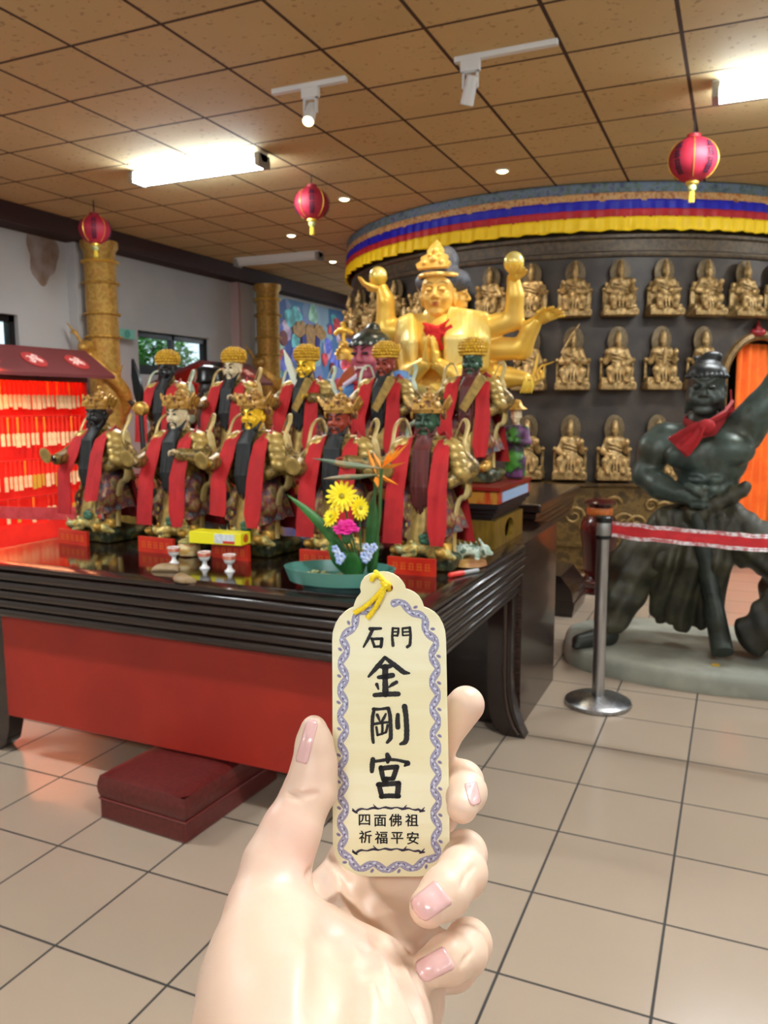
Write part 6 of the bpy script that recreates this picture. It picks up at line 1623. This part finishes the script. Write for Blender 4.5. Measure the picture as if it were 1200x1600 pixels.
# twisted lavender border
def border_path():
    pts = [(588, 945), (575, 951), (563, 960), (553, 972), (545, 985), (539, 1000), (537, 1030)]
    pts += [(536+.6*math.sin(i), 1030+i*15.5) for i in range(1, 20)]+[(540, 1338), (548, 1349), (562, 1353), (585, 1354), (609, 1355), (633, 1354), (656, 1351), (671, 1345), (680, 1333)]
    pts += [(682-i*.15, 1324-i*15.5) for i in range(0, 20)]+[(677, 1003), (671, 987), (663, 973), (652, 959), (640, 950), (628, 946), (615, 943)]
    return [Vector(tp(*p)) for p in pts]
BP = border_path(); cum = [0]
for i in range(1, len(BP)): cum.append(cum[-1]+(BP[i]-BP[i-1]).length)
def bp_at(s):
    i = max(0, min(len(BP)-2, next((j for j in range(len(cum)-1) if cum[j+1] >= s), len(cum)-2))); u = (s-cum[i])/max(1e-9, cum[i+1]-cum[i]); d = (BP[i+1]-BP[i]).normalized(); return BP[i].lerp(BP[i+1], u), d
b1, b2, b3 = MB(), MB(), MB()
def flat_ell(mb, c, d, ang, a, b, z, n=14):
    d = Matrix.Rotation(ang, 2) @ d; e = Vector((-d.y, d.x))
    vs = [(*(c+d*a*math.cos(t)*TS+e*b*math.sin(t)*TS), z) for t in (2*PI*i/n for i in range(n))]; mb.add(vs, [tuple(range(n))], TF)
per = 41.0*TS; ncyc = int(cum[-1]/per); per = cum[-1]/ncyc; steps = ncyc*14
for i in range(steps+1):
    s = cum[-1]*i/steps; c, d = bp_at(s); e = Vector((-d.y, d.x)); ph = 2*PI*s/per; w = math.sin(ph)
    cc = c+e*w*4.4*TS; sl = math.atan(math.cos(ph)*.55)
    flat_ell(b1, cc, d, sl, 5.0, 4.4+2.0*abs(math.cos(ph)), .00006+.000001*(i % 9))
    if i % 2 == 0: flat_ell(b2, cc+e*1.4*TS*math.sin(ph*2.5), d, sl+.5, 3.0, 1.7, .00010+.000001*(i % 7))
    if i % 3 == 0: flat_ell(b3, cc-e*2.2*TS*math.cos(ph*1.5), d, sl-.4, 2.6, 1.1, .00014+.000001*(i % 7))
    if i % 14 == 3: flat_ell(b1, c-e*6.5*TS, d, 1.0, 4.0, 2.6, .00007); flat_ell(b3, c-e*6.5*TS, d, 1.0, 2.2, 1.0, .00016)
obj('border', b1, mat('border_lavender', (.62, .605, .70), .5), amu, smooth=False); obj('border_pale_marks', b2, mat('border_pale', (.82, .84, .90), .5), amu, smooth=False); obj('border_violet_marks', b3, mat('border_violet', (.42, .38, .52), .5), amu, smooth=False)  # pale and violet marks belong to the printed border pattern
# yellow cord knotted through the hole
ym = mat('cord_yellow', (.97, .86, .10), .6, c2=(.92, .78, .05), scale=900)
Q = lambda px, py, dz: atd(px, py, TD+dz)
yc = MB(); r = .00105
yc.tube([Q(608, 921, .003), Q(607, 918, -.0005), Q(604, 913, -.0018), Q(600, 909, -.002), Q(594, 901, -.0015), Q(590, 896, -.001), Q(587, 893.5, .001), Q(588, 896, .005)], r, 10)
yc.tube([Q(581, 907, -.0012), Q(582, 902, -.0018), Q(586, 899.5, -.0016), Q(590, 899, -.0012)], r*1.1, 10)
yc.ell(Q(603, 913, -.0022), (.0022, .0016, .0018), None, 14, 10); yc.tube([Q(597, 910, -.002), Q(602, 917, -.0038), Q(609, 914, -.002)], r, 10)
yc.tube([Q(602, 915, -.003), Q(592, 927, -.0022), Q(580, 940, -.0016), Q(566, 951, -.0014), Q(553, 958, -.0013)], [r, r*1.05, r, r, r*1.1], 10)
yc.tube([Q(602, 916, -.003), Q(596, 931, -.0026), Q(587, 949, -.0018), Q(574, 966, -.0014)], [r, r*1.05, r, r*1.1], 10)
obj('yellow_cord', yc, ym, amu)

# ---- the hand
skin = mat('skin', (.865, .735, .635), .42, sss=.2, c2=((.875, .755, .665), (.86, .70, .625)), scale=22, lo=.35, hi=.7)
nailm = mat('nail_pink', (.90, .70, .68), .22, sss=.15, coat=.4)
def hp(px, py, dep): return V(atd(px, py, dep))
HS = SDF(.008)
# wrist, palm and the mounds
HS.chain([hp(495, 1800, .232), hp(495, 1640, .262), hp(500, 1560, .290)], [.028, .026, .0235], .02)
HS.chain([hp(440, 1800, .232), hp(426, 1610, .270), hp(422, 1520, .292), hp(421, 1420, .312)], [.023, .0205, .0185, .0150], .02)
HS.chain([hp(552, 1800, .236), hp(552, 1640, .272), hp(570, 1560, .305), hp(575, 1485, .350), hp(562, 1420, .384)], [.0235, .0215, .0185, .0150, .0120], .016)
HS.chain([hp(480, 1490, .320), hp(510, 1425, .360), hp(545, 1360, .380)], [.0180, .0130, .0110], .016)
HS.chain([hp(575, 1640, .290), hp(622, 1560, .330), hp(640, 1500, .354), hp(630, 1430, .374)], [.0200, .0160, .0140, .0130], .014)
# thumb along the left edge of the tag
HS.chain([hp(420, 1420, .312), hp(432, 1352, .322), hp(455, 1298, .328), hp(481, 1240, .335), hp(490, 1195, .338)], [.0150, .0128, .0112, .0096, .0084], .006)
HS.chain([hp(490, 1195, .338), hp(491, 1160, .339), hp(490, 1137, .3395)], [.0084, .0072, .0052], .004)
HS.cone(hp(505, 1235, .341), hp(502, 1190, .341), .0060, .0056, .005)
# index finger behind the tag, tip showing on the right
HS.chain([hp(555, 1340, .378), hp(620, 1235, .388), hp(680, 1158, .380), hp(728, 1101, .368)], [.0120, .0102, .0098, .0086], .005)
# middle finger, tip curling round the right edge
HS.chain([hp(600, 1380, .380), hp(680, 1270, .394), hp(722, 1222, .374)], [.0120, .0105, .0094], .005)
HS.chain([hp(722, 1222, .374), hp(728, 1238, .354), hp(722, 1262, .343)], [.0094, .0086, .0066], .004)
# ring finger
HS.chain([hp(630, 1430, .374), hp(700, 1368, .384), hp(725, 1334, .358)], [.0130, .0112, .0096], .005)
HS.chain([hp(725, 1334, .358), hp(722, 1364, .330), hp(696, 1394, .315), hp(670, 1417, .308)], [.0096, .0098, .0092, .0076], .004)
# little finger
HS.chain([hp(640, 1500, .354), hp(705, 1505, .360), hp(732, 1474, .338)], [.0135, .0110, .0092], .005)
HS.chain([hp(732, 1474, .338), hp(724, 1488, .320), hp(700, 1499, .309), hp(673, 1511, .304)], [.0092, .0090, .0085, .0070], .004)
base_prims = list(HS.p)
def hit(px, py, d0=.24, d1=.41):
    ts = np.linspace(d0, d1, 700); P = np.array([V(atd(px, py, t)) for t in (d0, d1)]); P = P[0]+(P[1]-P[0])*((ts-d0)/(d1-d0))[:, None]
    D = HS.eval(P); i = np.argmax(D < 0)
    return Vector(P[i]) if D[i] < 0 else None
def crease(pts, r=.0009, k=.0022, off=.0004):
    q = []
    for i in range(len(pts)-1):
        for u in (0, .25, .5, .75): q.append((pts[i][0]*(1-u)+pts[i+1][0]*u, pts[i][1]*(1-u)+pts[i+1][1]*u))
    q.append(pts[-1]); H_ = [h for h in (hit(*p) for p in q) if h is not None]
    for a, b in zip(H_[:-1], H_[1:]):
        if (a-b).length < .015: new.append(('c', np.array(a-CW*off), np.array(b-CW*off), r, r, k, 's'))
new = []
crease([(492, 1362), (520, 1425), (532, 1500), (528, 1580)], .0030, .012, .0030)
crease([(572, 1392), (598, 1450), (622, 1500), (655, 1570)], .0026, .008, .0024)
crease([(545, 1372), (570, 1440), (580, 1510)], .0016, .006, .0014)
crease([(500, 1345), (522, 1375), (535, 1420), (540, 1480), (538, 1545)], .0008, .003)
crease([(512, 1340), (552, 1382), (578, 1440), (590, 1500), (600, 1560)], .0006, .0025)
crease([(570, 1395), (600, 1440), (640, 1500), (655, 1545)], .0007, .0025)
crease([(452, 1236), (470, 1243), (495, 1238)], .0005, .0016); crease([(450, 1244), (470, 1250)], .0004, .0014)
crease([(480, 1368), (492, 1352), (500, 1330)], .0007, .0022)
crease([(742, 1352), (728, 1366), (720, 1386)], .0004, .0014); crease([(740, 1484), (728, 1496), (722, 1508)], .0004, .0014)
def nail(c, d, L, W, m, off=.00035):
    d = Vector(d).normalized(); e = Vector((-d.y, d.x)); rows = []
    for i in range(13):
        u = -1+2*i/12; row = []
        ww = W/2*(1-.10*(u*.5+.5)) if u > -.75 else W/2*(.78+.22*math.sqrt(max(0, 1-((u+.75)/.25)**2)))
        if u > .7: ww *= math.sqrt(max(.12, 1-((u-.7)/.33)**2))
        for j in range(11):
            v = -1+2*j/10; p = Vector(c)+d*u*L/2+e*v*ww
            h = hit(p.x, p.y)
            row.append(h)
        rows.append(row)
    good = [h for r in rows for h in r if h is not None]
    out = []
    for r in rows:
        o = []
        for j, h in enumerate(r):
            if h is None: h = min((g for g in r if g is not None), key=lambda g: 0) if any(g is not None for g in r) else good[0]
            ed = abs(-1+2*j/10); o.append(h-CW*off*(1.25-ed**4))
        out.append(o)
    return obj('nail', MB().sheet(out), nailm, hand, solid=.0005, ang=180)
hand = thing('hand', 'left hand of a person holding up the wooden amulet, thumb at left, fingers curled behind', 'person', (hp(500, 1560, .285)))
nail_specs = [((480, 1158), (.27, -.96), 70, 20), ((672, 1409), (-.80, .60), 56, 46), ((678, 1508), (-.88, .47), 56, 40), ((739, 1240), (.25, .97), 36, 20)]
nails = [nail(c, d, L, W, nailm) for c, d, L, W in nail_specs]
HS.p = base_prims+new
hand_o = link('palm_and_fingers', HS.mesh('palm_and_fingers', .00085), skin, hand, True)
